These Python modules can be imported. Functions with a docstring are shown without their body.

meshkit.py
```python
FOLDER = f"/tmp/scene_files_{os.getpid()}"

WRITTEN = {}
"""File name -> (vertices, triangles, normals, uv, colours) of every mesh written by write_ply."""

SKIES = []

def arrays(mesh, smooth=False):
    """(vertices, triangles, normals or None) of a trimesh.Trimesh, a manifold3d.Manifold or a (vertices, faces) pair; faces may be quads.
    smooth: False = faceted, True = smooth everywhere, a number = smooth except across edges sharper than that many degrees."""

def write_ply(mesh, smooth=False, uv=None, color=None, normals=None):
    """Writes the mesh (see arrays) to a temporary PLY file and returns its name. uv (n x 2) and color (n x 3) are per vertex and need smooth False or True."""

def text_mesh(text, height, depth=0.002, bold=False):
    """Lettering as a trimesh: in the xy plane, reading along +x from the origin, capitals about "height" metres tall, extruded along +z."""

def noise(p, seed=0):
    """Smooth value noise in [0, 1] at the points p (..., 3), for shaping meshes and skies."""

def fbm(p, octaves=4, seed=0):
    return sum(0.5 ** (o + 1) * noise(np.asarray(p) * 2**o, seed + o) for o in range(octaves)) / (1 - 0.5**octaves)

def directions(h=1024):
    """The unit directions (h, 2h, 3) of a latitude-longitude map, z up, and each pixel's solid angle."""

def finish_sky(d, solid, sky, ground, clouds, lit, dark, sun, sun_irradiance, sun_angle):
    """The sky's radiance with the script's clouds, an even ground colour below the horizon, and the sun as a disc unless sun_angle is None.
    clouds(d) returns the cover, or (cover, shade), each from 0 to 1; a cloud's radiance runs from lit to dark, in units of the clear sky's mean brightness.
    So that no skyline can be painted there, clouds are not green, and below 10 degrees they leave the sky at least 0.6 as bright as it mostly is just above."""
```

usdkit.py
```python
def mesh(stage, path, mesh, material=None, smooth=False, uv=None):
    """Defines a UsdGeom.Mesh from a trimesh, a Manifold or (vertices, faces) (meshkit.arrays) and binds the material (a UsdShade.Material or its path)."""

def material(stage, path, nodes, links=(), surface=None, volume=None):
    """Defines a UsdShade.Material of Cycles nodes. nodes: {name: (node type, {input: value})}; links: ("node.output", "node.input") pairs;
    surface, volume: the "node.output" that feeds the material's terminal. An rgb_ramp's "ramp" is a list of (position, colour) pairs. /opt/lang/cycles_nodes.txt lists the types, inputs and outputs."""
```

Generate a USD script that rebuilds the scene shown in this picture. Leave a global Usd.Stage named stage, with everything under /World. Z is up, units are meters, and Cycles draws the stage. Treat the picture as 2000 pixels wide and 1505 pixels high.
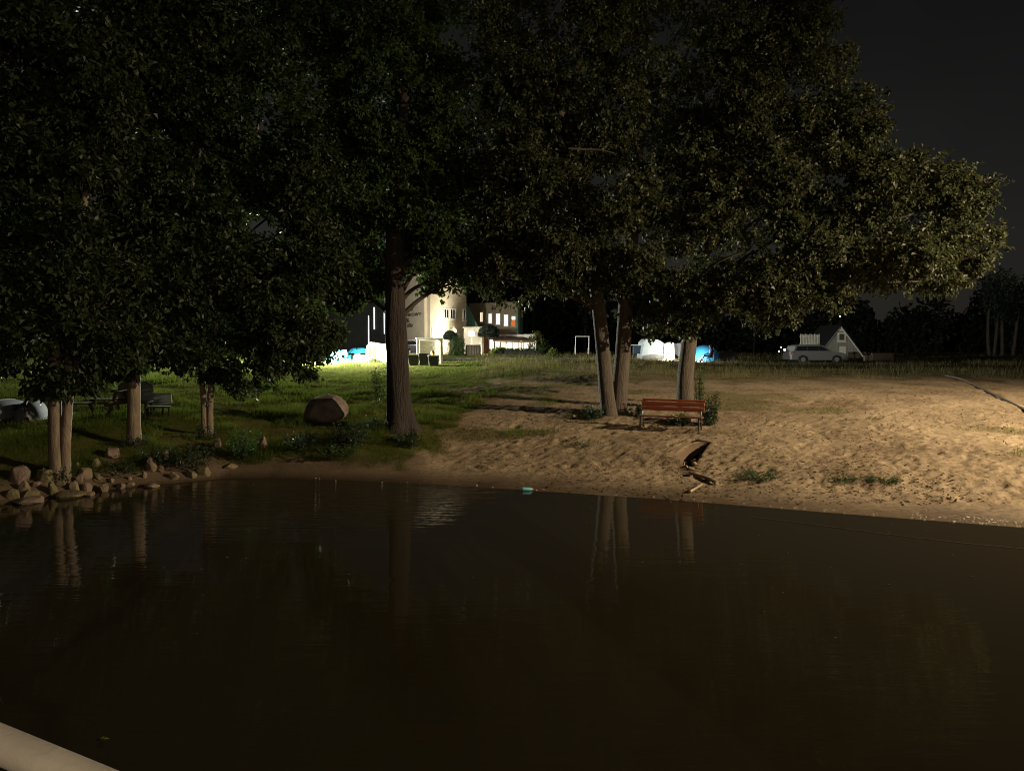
import math, random
import numpy as np, trimesh, manifold3d as m3
from pxr import Usd, UsdGeom, UsdLux, UsdShade, Sdf, Gf, Vt
import usdkit, meshkit

random.seed(7)
R = np.random.default_rng(7)
stage = Usd.Stage.CreateInMemory()
UsdGeom.SetStageUpAxis(stage, 'Z')
UsdGeom.Xform.Define(stage, '/World')
UsdGeom.Scope.Define(stage, '/World/Looks')

# ------------------------------------------------------------------ camera, sky, lamps
EYE = np.array([0.0, 0.0, 3.2]); FPX = 1387.0; PITCH = math.atan(80.5 / FPX); EXPOSURE = 0.28
cam = UsdGeom.Camera.Define(stage, '/World/camera')
cam.AddTranslateOp().Set(Gf.Vec3d(*EYE)); cam.AddRotateXOp().Set(90 - math.degrees(PITCH))
cam.CreateHorizontalApertureAttr(36.0); cam.CreateVerticalApertureAttr(36.0 * 1505 / 2000)
cam.CreateFocalLengthAttr(36.0 * FPX / 2000); cam.CreateExposureAttr(EXPOSURE)
cam.CreateClippingRangeAttr(Gf.Vec2f(0.05, 5000))

sky = UsdLux.DomeLight.Define(stage, '/World/sky')
skym = usdkit.material(stage, '/World/Looks/sky_look', {
    's': ('sky_texture', {'sky_type': 'single_scattering', 'sun_disc': False, 'sun_elevation': 0.12, 'sun_rotation': 2.6}),
    'h': ('hsv', {'saturation': 0.25}), 't': ('mix', {'mix_type': 'multiply', 'fac': 1.0, 'color2': (1.05, 0.96, 0.90)}),
    'tc': ('texture_coordinate', {}), 'x': ('separate_xyz', {}), 'mr': ('map_range', {'from_min': 0.0, 'from_max': 0.55, 'to_min': 1.1, 'to_max': 0.5, 'clamp': True}),
    'n': ('noise_texture', {'scale': 2.2, 'detail': 4.0, 'roughness': 0.55}), 'nr': ('map_range', {'from_min': 0.3, 'from_max': 0.7, 'to_min': 0.75, 'to_max': 1.25, 'clamp': True}),
    'mu': ('math', {'math_type': 'multiply'}), 'mu2': ('math', {'math_type': 'multiply', 'value2': 0.0042}),
    'b': ('background_shader', {'strength': 0.0042})},
    [('s.color', 'h.color'), ('h.color', 't.color1'), ('t.color', 'b.color'), ('tc.generated', 'x.vector'), ('x.z', 'mr.value'), ('tc.generated', 'n.vector'), ('n.fac', 'nr.value'), ('mr.result', 'mu.value1'), ('nr.result', 'mu.value2'), ('mu.value', 'mu2.value1'), ('mu2.value', 'b.strength')], surface='b.background')
UsdShade.MaterialBindingAPI.Apply(sky.GetPrim()).Bind(skym)
sky.GetPrim().SetCustomDataByKey('kind', 'structure')

LAMP_POS = np.array([22.0, 12.0, 8.0]); LAMP_AIM = np.array([8.0, 19.5, -3.5]); LAMP_POWER = .63; PIER_POWER = .021
FLOOD_A = 7.5; FLOOD_B = 0.15; FLOOD_C = 0.6

# ------------------------------------------------------------------ helpers
taken = {}
def numbered(parent, name):
    k = taken.get((parent, name), 0); taken[(parent, name)] = k + 1
    return f'{parent}/{name}' if k == 0 else f'{parent}/{name}_{k:03d}'
def tag(o, label=None, cat=None, group=None, kind=None):
    p = o.GetPrim() if hasattr(o, 'GetPrim') else o
    for k, v in (('label', label), ('category', cat), ('group', group), ('kind', kind)):
        if v: p.SetCustomDataByKey(k, v)
    return o
class Thing:
    def __init__(self, name, label, cat, loc=(0, 0, 0), group=None, kind=None):
        self.path = numbered('/World', name); self.o = np.array(loc, float)
        x = UsdGeom.Xform.Define(stage, self.path); x.AddTranslateOp().Set(Gf.Vec3d(*self.o)); self.prim = x.GetPrim()
        tag(self.prim, label, cat, group, kind)
    def part(self, name, mesh, mat, parent=None, smooth=False, label=None):
        v, f = VF(mesh); p = numbered(parent or self.path, name)
        m = usdkit.mesh(stage, p, trimesh.Trimesh(v - self.o, f, process=False), mat, smooth=smooth)
        if label: tag(m, label)
        return p
def obj(name, mesh, mat, label=None, cat=None, group=None, kind=None, smooth=False):
    v, f = VF(mesh); p = numbered('/World', name)
    m = usdkit.mesh(stage, p, trimesh.Trimesh(v, f, process=False), mat, smooth=smooth)
    tag(m, label, cat, group, kind); return m
def copy_of(src, name, loc, rotz, scale, label, cat, group=None):
    p = numbered('/World', name); x = UsdGeom.Xform.Define(stage, p)
    x.GetPrim().GetReferences().AddInternalReference(src.path)
    x.ClearXformOpOrder(); x.AddTranslateOp(opSuffix='c').Set(Gf.Vec3d(*map(float, loc))); x.AddRotateZOp(opSuffix='c').Set(rotz); x.AddScaleOp(opSuffix='c').Set(Gf.Vec3f(*scale))
    x.GetPrim().SetInstanceable(True); tag(x, label, cat, group); return x
def VF(m):
    if isinstance(m, list): return cat(m)
    if hasattr(m, 'vertices'): return np.asarray(m.vertices, float), np.asarray(m.faces)
    if hasattr(m, 'to_mesh'):
        q = m.to_mesh(); return np.asarray(q.vert_properties[:, :3], float), np.asarray(q.tri_verts)
    return np.asarray(m[0], float), np.asarray(m[1])
def cat(ms):
    vs, fs, n = [], [], 0
    for m in ms:
        v, f = VF(m); vs.append(v); fs.append(f + n); n += len(v)
    return np.vstack(vs), np.vstack(fs)
def unit(a): a = np.asarray(a, float); return a / (np.linalg.norm(a, axis=-1, keepdims=True) + 1e-12)
BOXF = np.array([[0,2,1],[0,3,2],[4,5,6],[4,6,7],[0,1,5],[0,5,4],[1,2,6],[1,6,5],[2,3,7],[2,7,6],[3,0,4],[3,4,7]])
def box(c, s, rz=0.0, rx=0.0, ry=0.0):
    m = trimesh.creation.box(s)
    T = trimesh.transformations.euler_matrix(rx, ry, rz); T[:3, 3] = c; m.apply_transform(T)
    return np.array(m.vertices), np.array(m.faces)
def bar(a, b, w, h=None, up=(0, 0, 1)):
    a, b = np.array(a, float), np.array(b, float); h = h or w; d = unit(b - a)
    s = np.cross(d, up)
    s = unit(s if np.linalg.norm(s) > 1e-3 else np.cross(d, (0, 1, 0))); t = np.cross(s, d)
    q = [(-1,-1),(1,-1),(1,1),(-1,1)]
    v = np.array([a + s*i*w/2 + t*j*h/2 for i, j in q] + [b + s*i*w/2 + t*j*h/2 for i, j in q]); return v, BOXF
def rbox(c, s, r=0.02, rz=0.0):
    hx, hy, hz = [max(x / 2 - r, 1e-4) for x in s]
    sp = m3.Manifold.sphere(r, 8)
    m = m3.Manifold.batch_hull([sp.translate((i*hx, j*hy, k*hz)) for i in (-1,1) for j in (-1,1) for k in (-1,1)])
    v, f = VF(m); cz, sz = math.cos(rz), math.sin(rz)
    return v @ np.array([[cz, sz, 0], [-sz, cz, 0], [0, 0, 1]]) + np.array(c), f
def tube(pts, r, sides=8, cap=True):
    p = np.asarray(pts, float); r = np.broadcast_to(r, (len(p),)).astype(float)
    t = unit(np.gradient(p, axis=0)); a = np.zeros_like(p)
    ref = np.array([1.0, 0, 0]) if abs(t[0, 0]) < 0.8 else np.array([0, 1.0, 0])
    for i in range(len(p)):
        a[i] = unit(ref - t[i] * (ref @ t[i])); ref = a[i]
    b = np.cross(t, a); an = np.arange(sides) * 2 * np.pi / sides
    v = (p[:, None] + r[:, None, None] * (np.cos(an)[None, :, None] * a[:, None] + np.sin(an)[None, :, None] * b[:, None])).reshape(-1, 3)
    i, j = np.meshgrid(np.arange(len(p) - 1), np.arange(sides), indexing='ij')
    q = np.stack([i*sides+j, i*sides+(j+1) % sides, (i+1)*sides+(j+1) % sides, (i+1)*sides+j], -1).reshape(-1, 4)
    f = np.vstack([q[:, [0,1,2]], q[:, [0,2,3]]])
    if cap:
        n = len(v); v = np.vstack([v, p[0], p[-1]]); k = np.arange(sides); e = (len(p) - 1) * sides
        f = np.vstack([f, np.stack([np.full(sides, n), (k+1) % sides, k], 1), np.stack([np.full(sides, n+1), e+k, e+(k+1) % sides], 1)])
    return v, f
def poly_extrude(pts2, depth, M):
    """polygon (n,2) extruded to depth, then the 4x4 matrix M (columns: x axis, y axis, extrude axis, origin)"""
    from shapely.geometry import Polygon
    m = trimesh.creation.extrude_polygon(Polygon(pts2), depth, engine='earcut'); v = np.array(m.vertices)
    return v @ M[:3, :3].T + M[:3, 3], np.array(m.faces)
def spline(pts, n=24):
    from scipy.interpolate import CubicSpline, PchipInterpolator
    p = np.asarray(pts, float); t = np.r_[0, np.cumsum(np.linalg.norm(np.diff(p, axis=0), axis=1))]
    return PchipInterpolator(t, p, axis=0)(np.linspace(0, t[-1], n))

def ray(u, v):
    c, s = math.cos(PITCH), math.sin(PITCH); a, b = (u - 1000) / FPX, (752.5 - v) / FPX
    return np.array([a, c + b * s, -s + b * c])
def at(u, v, Y):
    d = ray(u, v); return EYE + d * (Y / d[1])
def project(p):
    q = np.asarray(p, float) - EYE; c, s = math.cos(PITCH), math.sin(PITCH)
    z = q[..., 1] * c - q[..., 2] * s; y = q[..., 1] * s + q[..., 2] * c
    return 1000 + FPX * q[..., 0] / z, 752.5 - FPX * y / z
def at_z(u, v, z):
    d = ray(u, v); return EYE + d * ((z - EYE[2]) / d[2])
def px(n, Y): return n * Y / FPX

SHORE_PX = [(-300, 1030), (0, 986), (70, 976), (200, 958), (300, 948), (430, 935), (520, 934), (700, 940), (860, 946), (1000, 955), (1180, 967), (1340, 978), (1500, 991), (1700, 1007), (2000, 1030), (2400, 1068)]
SH = np.array([at_z(u, v, 0)[:2] for u, v in SHORE_PX])
SH = np.vstack([[-60, 9.0], [-25, 12.0], SH, [22, 9.5], [60, 4.0]]); SH = SH[np.argsort(SH[:, 0])]
def sstep(a, b, x): t = np.clip((x - a) / (b - a), 0, 1); return t * t * (3 - 2 * t)
def H(x, y):
    x, y = np.asarray(x, float), np.asarray(y, float)
    s = y - np.interp(x, SH[:, 0], SH[:, 1])
    beach = np.interp(s, [-40, -12, -3, 0, 1.2, 2.6, 3.2, 5, 8, 12, 20, 30, 45, 80], [-2.5, -2, -.45, 0, .10, .30, .44, .72, 1.05, 1.36, 1.75, 2.0, 2.1, 2.2])
    bank = np.interp(s, [-40, -12, -3, 0, .35, 1, 2, 3, 6, 10, 20, 30, 45, 80], [-2.5, -2.2, -1.0, -.03, .14, .38, .58, .72, .98, 1.2, 1.62, 1.95, 2.1, 2.2])
    w = sstep(-1.0, -4.5, x - 0.03 * (y - 17))
    z = beach * (1 - w) + bank * w
    return z - 0.45 * sstep(0.12, 0.42, x / np.maximum(y, 5)) * sstep(24, 48, y)
def onground(u, v, ymin=8):
    ys = np.geomspace(ymin, 400, 6000); d = ray(u, v); P = EYE[None] + d[None] * (ys / d[1])[:, None]
    below = P[:, 2] <= np.maximum(H(P[:, 0], P[:, 1]), 0)
    if not below.any(): return at(u, v, 120.0)
    p = P[below.argmax()].copy(); p[2] = max(H(p[0], p[1]), 0); return p
def foot(x, y): return np.array([x, y, float(H(x, y))])

# ------------------------------------------------------------------ materials
def mat(name, col, rough=0.7, var=0.25, scale=4.0, bump=0.0, bscale=None, metallic=0.0, spec=0.5, col2=None, stretch=None, detail=4.0):
    a = np.array(col, float); lo, hi = (a * (1 - var), a * (1 + var)) if col2 is None else (a, np.array(col2, float))
    nodes = {'g': ('geometry', {}), 'm': ('mapping', {'scale': stretch or (1, 1, 1)}), 'n': ('noise_texture', {'scale': scale, 'detail': detail, 'roughness': 0.6}),
             'r': ('rgb_ramp', {'ramp': [(0.25, tuple(lo)), (0.75, tuple(hi))]}),
             'p': ('principled_bsdf', {'roughness': rough, 'metallic': metallic, 'specular_ior_level': spec})}
    links = [('g.position', 'm.vector'), ('m.vector', 'n.vector'), ('n.fac', 'r.fac'), ('r.color', 'p.base_color')]
    if bump:
        nodes['n2'] = ('noise_texture', {'scale': bscale or scale * 4, 'detail': 5.0, 'roughness': 0.65}); nodes['b'] = ('bump', {'strength': 1.0, 'distance': bump})
        links += [('m.vector', 'n2.vector'), ('n2.fac', 'b.height'), ('b.normal', 'p.normal')]
    return usdkit.material(stage, '/World/Looks/' + name, nodes, links, surface='p.BSDF')
def glow(name, col, strength, scale=None):
    return usdkit.material(stage, '/World/Looks/' + name, {'e': ('emission', {'color': col, 'strength': strength})}, [], surface='e.emission')
def leafmat(name, c1, c2, trans=0.35, rough=0.42, spec=.45):
    return usdkit.material(stage, '/World/Looks/' + name, {
        'g': ('geometry', {}), 'r': ('rgb_ramp', {'ramp': [(0, c1), (0.7, c2), (0.93, tuple(np.array(c2) * 1.25)), (1, (c2[0] * 2.0, c2[1] * 1.3, c2[2] * .8))]}),
        'p': ('principled_bsdf', {'roughness': rough, 'specular_ior_level': spec}), 't': ('translucent_bsdf', {}),
        'h': ('hsv', {'value': 1.25, 'saturation': 1.1}), 'm': ('mix_closure', {'fac': trans})},
        [('g.random_per_island', 'r.fac'), ('r.color', 'p.base_color'), ('r.color', 'h.color'), ('h.color', 't.color'), ('p.BSDF', 'm.closure1'), ('t.BSDF', 'm.closure2')], surface='m.closure')
def fabric(name, col, trans=0.45):
    return usdkit.material(stage, '/World/Looks/' + name, {
        'g': ('geometry', {}), 'n': ('noise_texture', {'scale': 3.0, 'detail': 3.0}), 'r': ('rgb_ramp', {'ramp': [(0.3, tuple(np.array(col) * .85)), (0.7, tuple(np.array(col)))]}),
        'p': ('principled_bsdf', {'roughness': 0.65}), 't': ('translucent_bsdf', {}), 'm': ('mix_closure', {'fac': trans})},
        [('g.position', 'n.vector'), ('n.fac', 'r.fac'), ('r.color', 'p.base_color'), ('r.color', 't.color'), ('p.BSDF', 'm.closure1'), ('t.BSDF', 'm.closure2')], surface='m.closure')

M = {}
M['leaf_left'] = leafmat('leaf_left', (.022, .034, .011), (.072, .084, .026), .35, .48, .3)
M['leaf_mid'] = leafmat('leaf_mid', (.032, .050, .014), (.090, .112, .030), 0.5, .5, .25)
M['leaf_right'] = leafmat('leaf_right', (.036, .042, .018), (.108, .108, .042), .38, .5, .25)
M['leaf_far'] = leafmat('leaf_far', (.02, .03, .018), (.05, .06, .03), 0.2, .6)
M['leaf_yellow'] = leafmat('leaf_yellow', (.10, .13, .03), (.22, .24, .05), .4)
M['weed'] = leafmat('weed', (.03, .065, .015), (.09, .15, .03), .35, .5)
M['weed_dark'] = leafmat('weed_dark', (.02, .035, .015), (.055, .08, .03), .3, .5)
M['grass'] = leafmat('grass_blade', (.060, .080, .018), (.17, .175, .045), .35, .7, 0.0)
M['dry'] = leafmat('dry_grass', (.11, .095, .045), (.24, .20, .09), .25, .8, 0.0)
M['bark'] = mat('bark_grey', (.035, .027, .020), .9, scale=3, bump=.06, bscale=9, stretch=(3, 3, .7), col2=(.085, .066, .050))
M['bark_pale'] = mat('bark_pale', (.09, .066, .046), .85, scale=4, bump=.03, bscale=8, stretch=(2.5, 2.5, .8), col2=(.20, .155, .11))
M['bark_main'] = mat('bark_furrowed', (.011, .008, .0065), .95, scale=3, bump=.14, bscale=6, stretch=(3.0, 3.0, .6), col2=(.042, .029, .023))
M['bark_branch'] = mat('bark_branch', (.020, .016, .012), .95, scale=6, col2=(.05, .038, .03))
M['stone'] = mat('stone_tan', (.085, .060, .036), .85, scale=3.5, bump=.04, bscale=12, col2=(.21, .16, .105))
M['stone2'] = mat('stone_olive', (.075, .062, .030), .85, scale=4, bump=.04, bscale=14, col2=(.18, .15, .075))
M['stone3'] = mat('stone_pink', (.10, .066, .050), .85, scale=4, bump=.04, bscale=14, col2=(.21, .155, .125))
M['boulder'] = mat('boulder_granite', (.085, .064, .052), .9, scale=2.6, bump=.09, bscale=9, col2=(.23, .18, .15))
M['white'] = mat('white_paint', (.72, .70, .66), .45, var=.06, scale=6)
M['rail'] = mat('rail_white_paint', (.58, .55, .50), .42, scale=9, bump=.0012, bscale=60, col2=(.76, .72, .65))
M['rust'] = mat('rust_stain', (.16, .07, .03), .9, var=.3, scale=40)
M['slat'] = mat('weathered_white_wood', (.55, .52, .44), .7, scale=3, stretch=(1, 1, 6), col2=(.72, .68, .58))
M['orange_wood'] = mat('orange_wood', (.17, .040, .015), .55, scale=7, stretch=(.8, 5, 9), bump=.004, bscale=20, col2=(.42, .105, .036))
M['red_wood'] = mat('dark_red_wood', (.08, .028, .024), .6, scale=5, stretch=(.6, 5, 9), col2=(.14, .05, .04))
M['iron'] = mat('black_iron', (.02, .018, .017), .45, var=.3, scale=20)
M['black'] = mat('black_plastic', (.012, .012, .014), .5, var=.3, scale=8)
M['sheet'] = mat('gully_shade_black', (.014, .013, .013), .95, var=.5, scale=12, spec=.05)  # black tone put in for the shade of the gully hollow
M['bin'] = mat('dark_bin_plastic', (.03, .03, .032), .5, var=.25, scale=8)
M['bin_blue'] = mat('blue_black_bin_plastic', (.022, .03, .05), .5, var=.25, scale=8)
M['orange_bag'] = mat('orange_bag', (.75, .33, .03), .45, var=.2, scale=15)
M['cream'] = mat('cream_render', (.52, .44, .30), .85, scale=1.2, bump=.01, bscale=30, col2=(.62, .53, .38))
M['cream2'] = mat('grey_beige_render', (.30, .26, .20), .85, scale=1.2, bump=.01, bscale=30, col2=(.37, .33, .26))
M['dark_wall'] = mat('dark_green_grey_wall', (.03, .036, .034), .8, scale=1, col2=(.05, .056, .054))
M['teal'] = mat('teal_sheet', (.10, .30, .22), .6, var=.12, scale=2)
M['brown_wall'] = mat('brown_plaster', (.30, .25, .18), .85, var=.12, scale=2)
M['roof'] = mat('brown_roofing', (.20, .13, .08), .8, var=.25, scale=6)
M['pane'] = mat('dark_pane', (.015, .017, .02), .08, var=.1)
M['letter'] = mat('dark_lettering', (.03, .028, .025), .6, var=.1)
M['brick'] = mat('orange_brick', (.42, .17, .08), .8, var=.25, scale=9)
M['metal'] = mat('grey_metal', (.35, .35, .34), .4, var=.1, scale=6, metallic=.6)
M['car_white'] = mat('car_silver_paint', (.17, .17, .165), .25, var=.05, scale=4)
M['car_dark'] = mat('car_dark_paint', (.02, .02, .05), .25, var=.1, scale=4)
M['tyre'] = mat('tyre_rubber', (.02, .02, .02), .85, var=.2, scale=10)
M['red_lens'] = mat('red_lens', (.35, .02, .02), .2, var=.1)
M['tent_white'] = fabric('tent_white', (.60, .58, .52), .3)
M['tent_orange'] = fabric('tent_orange', (.34, .075, .008), .2)
M['tent_blue'] = fabric('tent_blue', (.04, .30, .55), .4)
M['tent_cyan'] = fabric('tent_cyan', (.03, .38, .62), .3)
M['tent_grey'] = fabric('tent_grey', (.36, .42, .46), .35)
M['tent_dark'] = fabric('tent_dark', (.10, .10, .10), .15)
M['cloth_dark'] = mat('dark_cloth', (.015, .016, .022), .85, var=.3, scale=20)
M['cloth_blue'] = mat('dark_blue_cloth', (.018, .03, .06), .8, var=.3, scale=9)
M['skin'] = mat('skin', (.42, .27, .19), .55, var=.1, scale=20)
M['boat'] = mat('grey_boat_hull', (.10, .115, .14), .85, scale=3, col2=(.17, .185, .21), spec=.1)
M['board'] = mat('pale_board', (.17, .16, .09), .7, var=.2, scale=4)
M['grey_board'] = mat('grey_board', (.12, .14, .14), .7, var=.2, scale=4)
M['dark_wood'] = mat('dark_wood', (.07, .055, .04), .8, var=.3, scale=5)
M['driftwood'] = mat('driftwood', (.16, .11, .07), .85, scale=6, bump=.01, col2=(.30, .22, .14))
M['cyan_plastic'] = mat('cyan_plastic', (.15, .45, .50), .2, var=.1)
M['win_lit'] = glow('lit_window', (1.0, .93, .80), 1.6)
M['win_warm'] = glow('warm_lit_window', (1.0, .80, .55), 1.3)
M['orange_curtain'] = glow('orange_lit_curtain', (1.0, .25, .05), .55)
M['lamp_white'] = glow('white_lamp_lens', (1.0, .98, .92), 14)
M['lamp_warm'] = glow('warm_lamp_lens', (1.0, .78, .45), 25)
M['lamp_small'] = glow('small_lamp_glass', (1.0, .86, .62), 12)
M['lamp_blue'] = glow('blue_white_light_strip', (.55, .80, 1.0), 1.6)
M['strip'] = glow('white_light_strip', (.95, 1.0, .95), 1.2)

# ground: sand, grass, wet edge
M['ground'] = usdkit.material(stage, '/World/Looks/ground', {
    'g': ('geometry', {}), 'xyz': ('separate_xyz', {}),
    'n1': ('noise_texture', {'scale': 0.55, 'detail': 5.0, 'roughness': 0.6}), 'n2': ('noise_texture', {'scale': 11.0, 'detail': 6.0, 'roughness': 0.75}), 'n3': ('noise_texture', {'scale': 42.0, 'detail': 4.0, 'roughness': 0.7}),
    'sand': ('rgb_ramp', {'ramp': [(0.30, (.145, .108, .074)), (0.5, (.24, .186, .128)), (0.70, (.295, .232, .160))]}),
    'bits': ('rgb_ramp', {'ramp': [(0.36, (.25, .20, .18)), (0.49, (.92, .92, .92)), (0.64, (1.15, 1.15, 1.15))]}),
    'sb': ('mix', {'mix_type': 'multiply', 'fac': 0.85}),
    'grass': ('rgb_ramp', {'ramp': [(0.3, (.040, .045, .016)), (0.55, (.088, .088, .027)), (0.75, (.14, .13, .05))]}),
    'ga': ('attribute', {'attribute': 'grass'}), 'sa': ('attribute', {'attribute': 'soil'}),
    'gm': ('mix', {}), 'sm': ('mix', {'color2': (.10, .072, .050)}),
    'wet': ('map_range', {'from_min': 0.02, 'from_max': 0.16, 'to_min': 1.0, 'to_max': 0.0, 'clamp': True}),
    'wm': ('mix', {'mix_type': 'multiply', 'color2': (.42, .38, .34)}),
    'rr': ('map_range', {'from_min': 0.0, 'from_max': 1.0, 'to_min': 0.92, 'to_max': 0.38, 'clamp': True}),
    'b1': ('bump', {'strength': 1.0, 'distance': 0.028}), 'b2': ('bump', {'strength': 0.8, 'distance': 0.012}),
    'sl': ('map_range', {'from_min': 0.0, 'from_max': 1.0, 'to_min': 0.0, 'to_max': 0.5, 'clamp': True}),
    'p': ('principled_bsdf', {'specular_ior_level': 0.05})},
    [('g.position', 'n1.vector'), ('g.position', 'n2.vector'), ('g.position', 'n3.vector'), ('g.position', 'xyz.vector'),
     ('n1.fac', 'sand.fac'), ('n2.fac', 'bits.fac'), ('sand.color', 'sb.color1'), ('bits.color', 'sb.color2'),
     ('n2.fac', 'grass.fac'), ('ga.fac', 'gm.fac'), ('sb.color', 'gm.color1'), ('grass.color', 'gm.color2'),
     ('sa.fac', 'sm.fac'), ('gm.color', 'sm.color1'), ('xyz.z', 'wet.value'), ('wet.result', 'wm.fac'), ('sm.color', 'wm.color1'),
     ('wm.color', 'p.base_color'), ('wet.result', 'rr.value'), ('wet.result', 'sl.value'), ('sl.result', 'p.specular_ior_level'), ('rr.result', 'p.roughness'),
     ('n2.fac', 'b1.height'), ('n3.fac', 'b2.height'), ('b1.normal', 'b2.normal'), ('b2.normal', 'p.normal')], surface='p.BSDF')
M['water'] = usdkit.material(stage, '/World/Looks/water', {
    'g': ('geometry', {}), 'm': ('mapping', {'scale': (0.8, 3.0, 1)}), 'n': ('noise_texture', {'scale': 1.1, 'detail': 3.0, 'roughness': 0.5}),
    'm2': ('mapping', {'scale': (1.2, 9.0, 1)}), 'n2': ('noise_texture', {'scale': 1.5, 'detail': 2.0, 'roughness': 0.5}),
    'd': ('vector_math', {'math_type': 'distance', 'vector2': (-3.9, 15.0, 0)}), 'k': ('map_range', {'from_min': 1.0, 'from_max': 4.0, 'to_min': 1.0, 'to_max': 0.06, 'clamp': True}),
    'mm': ('math', {'math_type': 'multiply'}), 'b2': ('bump', {'strength': 1.0, 'distance': 0.028}),
    'b': ('bump', {'strength': 1.0, 'distance': 0.005}),
    'p': ('principled_bsdf', {'base_color': (.019, .0155, .009), 'roughness': 0.035, 'ior': 1.33, 'specular_ior_level': 0.5})},
    [('g.position', 'm.vector'), ('m.vector', 'n.vector'), ('n.fac', 'b.height'), ('g.position', 'm2.vector'), ('m2.vector', 'n2.vector'), ('g.position', 'd.vector1'), ('d.value', 'k.value'),
     ('n2.fac', 'mm.value1'), ('k.result', 'mm.value2'), ('mm.value', 'b2.height'), ('b.normal', 'b2.normal'), ('b2.normal', 'p.normal')], surface='p.BSDF')

# ------------------------------------------------------------------ ground and water
def graded(lo, hi, step, far_lo, far_hi, g=1.13):
    mid = np.arange(lo, hi, step); a, b = [lo], [mid[-1]]; s = step
    while a[-1] > far_lo: s *= g; a.append(a[-1] - s)
    s = step
    while b[-1] < far_hi: s *= g; b.append(b[-1] + s)
    return np.r_[a[:0:-1], mid, b[1:]]
gx = graded(-13, 17, 0.075, -500, 500)
gy = [11.0]
while gy[-1] < 60: gy.append(gy[-1] + 0.055 * max(1, (gy[-1] / 17)) ** 1.25)
s = .4
while gy[-1] < 700: s *= 1.13; gy.append(gy[-1] + s)
gyb = [11.0]; s = .1
while gyb[-1] > -120: s *= 1.2; gyb.append(gyb[-1] - s)
gy = np.r_[gyb[:0:-1], gy]
GX, GY = np.meshgrid(gx, gy)
GZ = H(GX, GY)
SHY = np.interp(GX, SH[:, 0], SH[:, 1]); S = GY - SHY
U, V = project(np.stack([GX, np.maximum(GY, 1.0), GZ], -1))
nz = meshkit.fbm(np.stack([GX * .5, GY * .35, 0 * GX], -1), 4, 3) - .5
nf = meshkit.fbm(np.stack([GX * 1.7, GY * 1.1, 0 * GX + 5], -1), 4, 9) - .5
edge = np.interp(U + nz * 240 + nf * 130, [-500, 830, 838, 885, 900, 935, 1010, 1080, 1250, 1420, 1560, 1800, 2500], [1300, 1300, 905, 815, 770, 742, 728, 714, 712, 716, 718, 712, 706])
GR = sstep(-22, 22, edge - V + nz * 80 + nf * 60)
# grassy mats scattered over the sand
pat = meshkit.fbm(np.stack([GX * .42, GY * .6, 0 * GX + 2], -1), 3, 21)
GR = np.maximum(GR, sstep(.60, .72, pat + nf * .15) * sstep(1.8, 3.2, S) * .5)
GR = np.maximum(GR, sstep(745, 715, V + nf * 60 + nz * 40) * .7 * (GY > 20))
GR *= sstep(.5, 1.1, S + nf * .8)
SO = sstep(880, 905, V + nf * 26) * sstep(880, 800, U + nz * 60) * sstep(-1.5, .2, S) * .8
SO = np.maximum(SO, sstep(-.1, -1.2, S))
rough = sstep(.5, 2.2, S) * (GY < 60)
GZ = GZ + rough * (nf * .06 + (meshkit.fbm(np.stack([GX * 4.2, GY * 3.2, 0 * GX + 8], -1), 3, 4) - .5) * (.014 * (1 - GR) + .02)) + nz * .12 * sstep(2, 5, S)
GZ += (meshkit.fbm(np.stack([GX * .9, GY * 5.0, 0 * GX + 3], -1), 3, 14) - .5) * .05 * sstep(0, .5, S) * sstep(4, 2, S)
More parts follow.
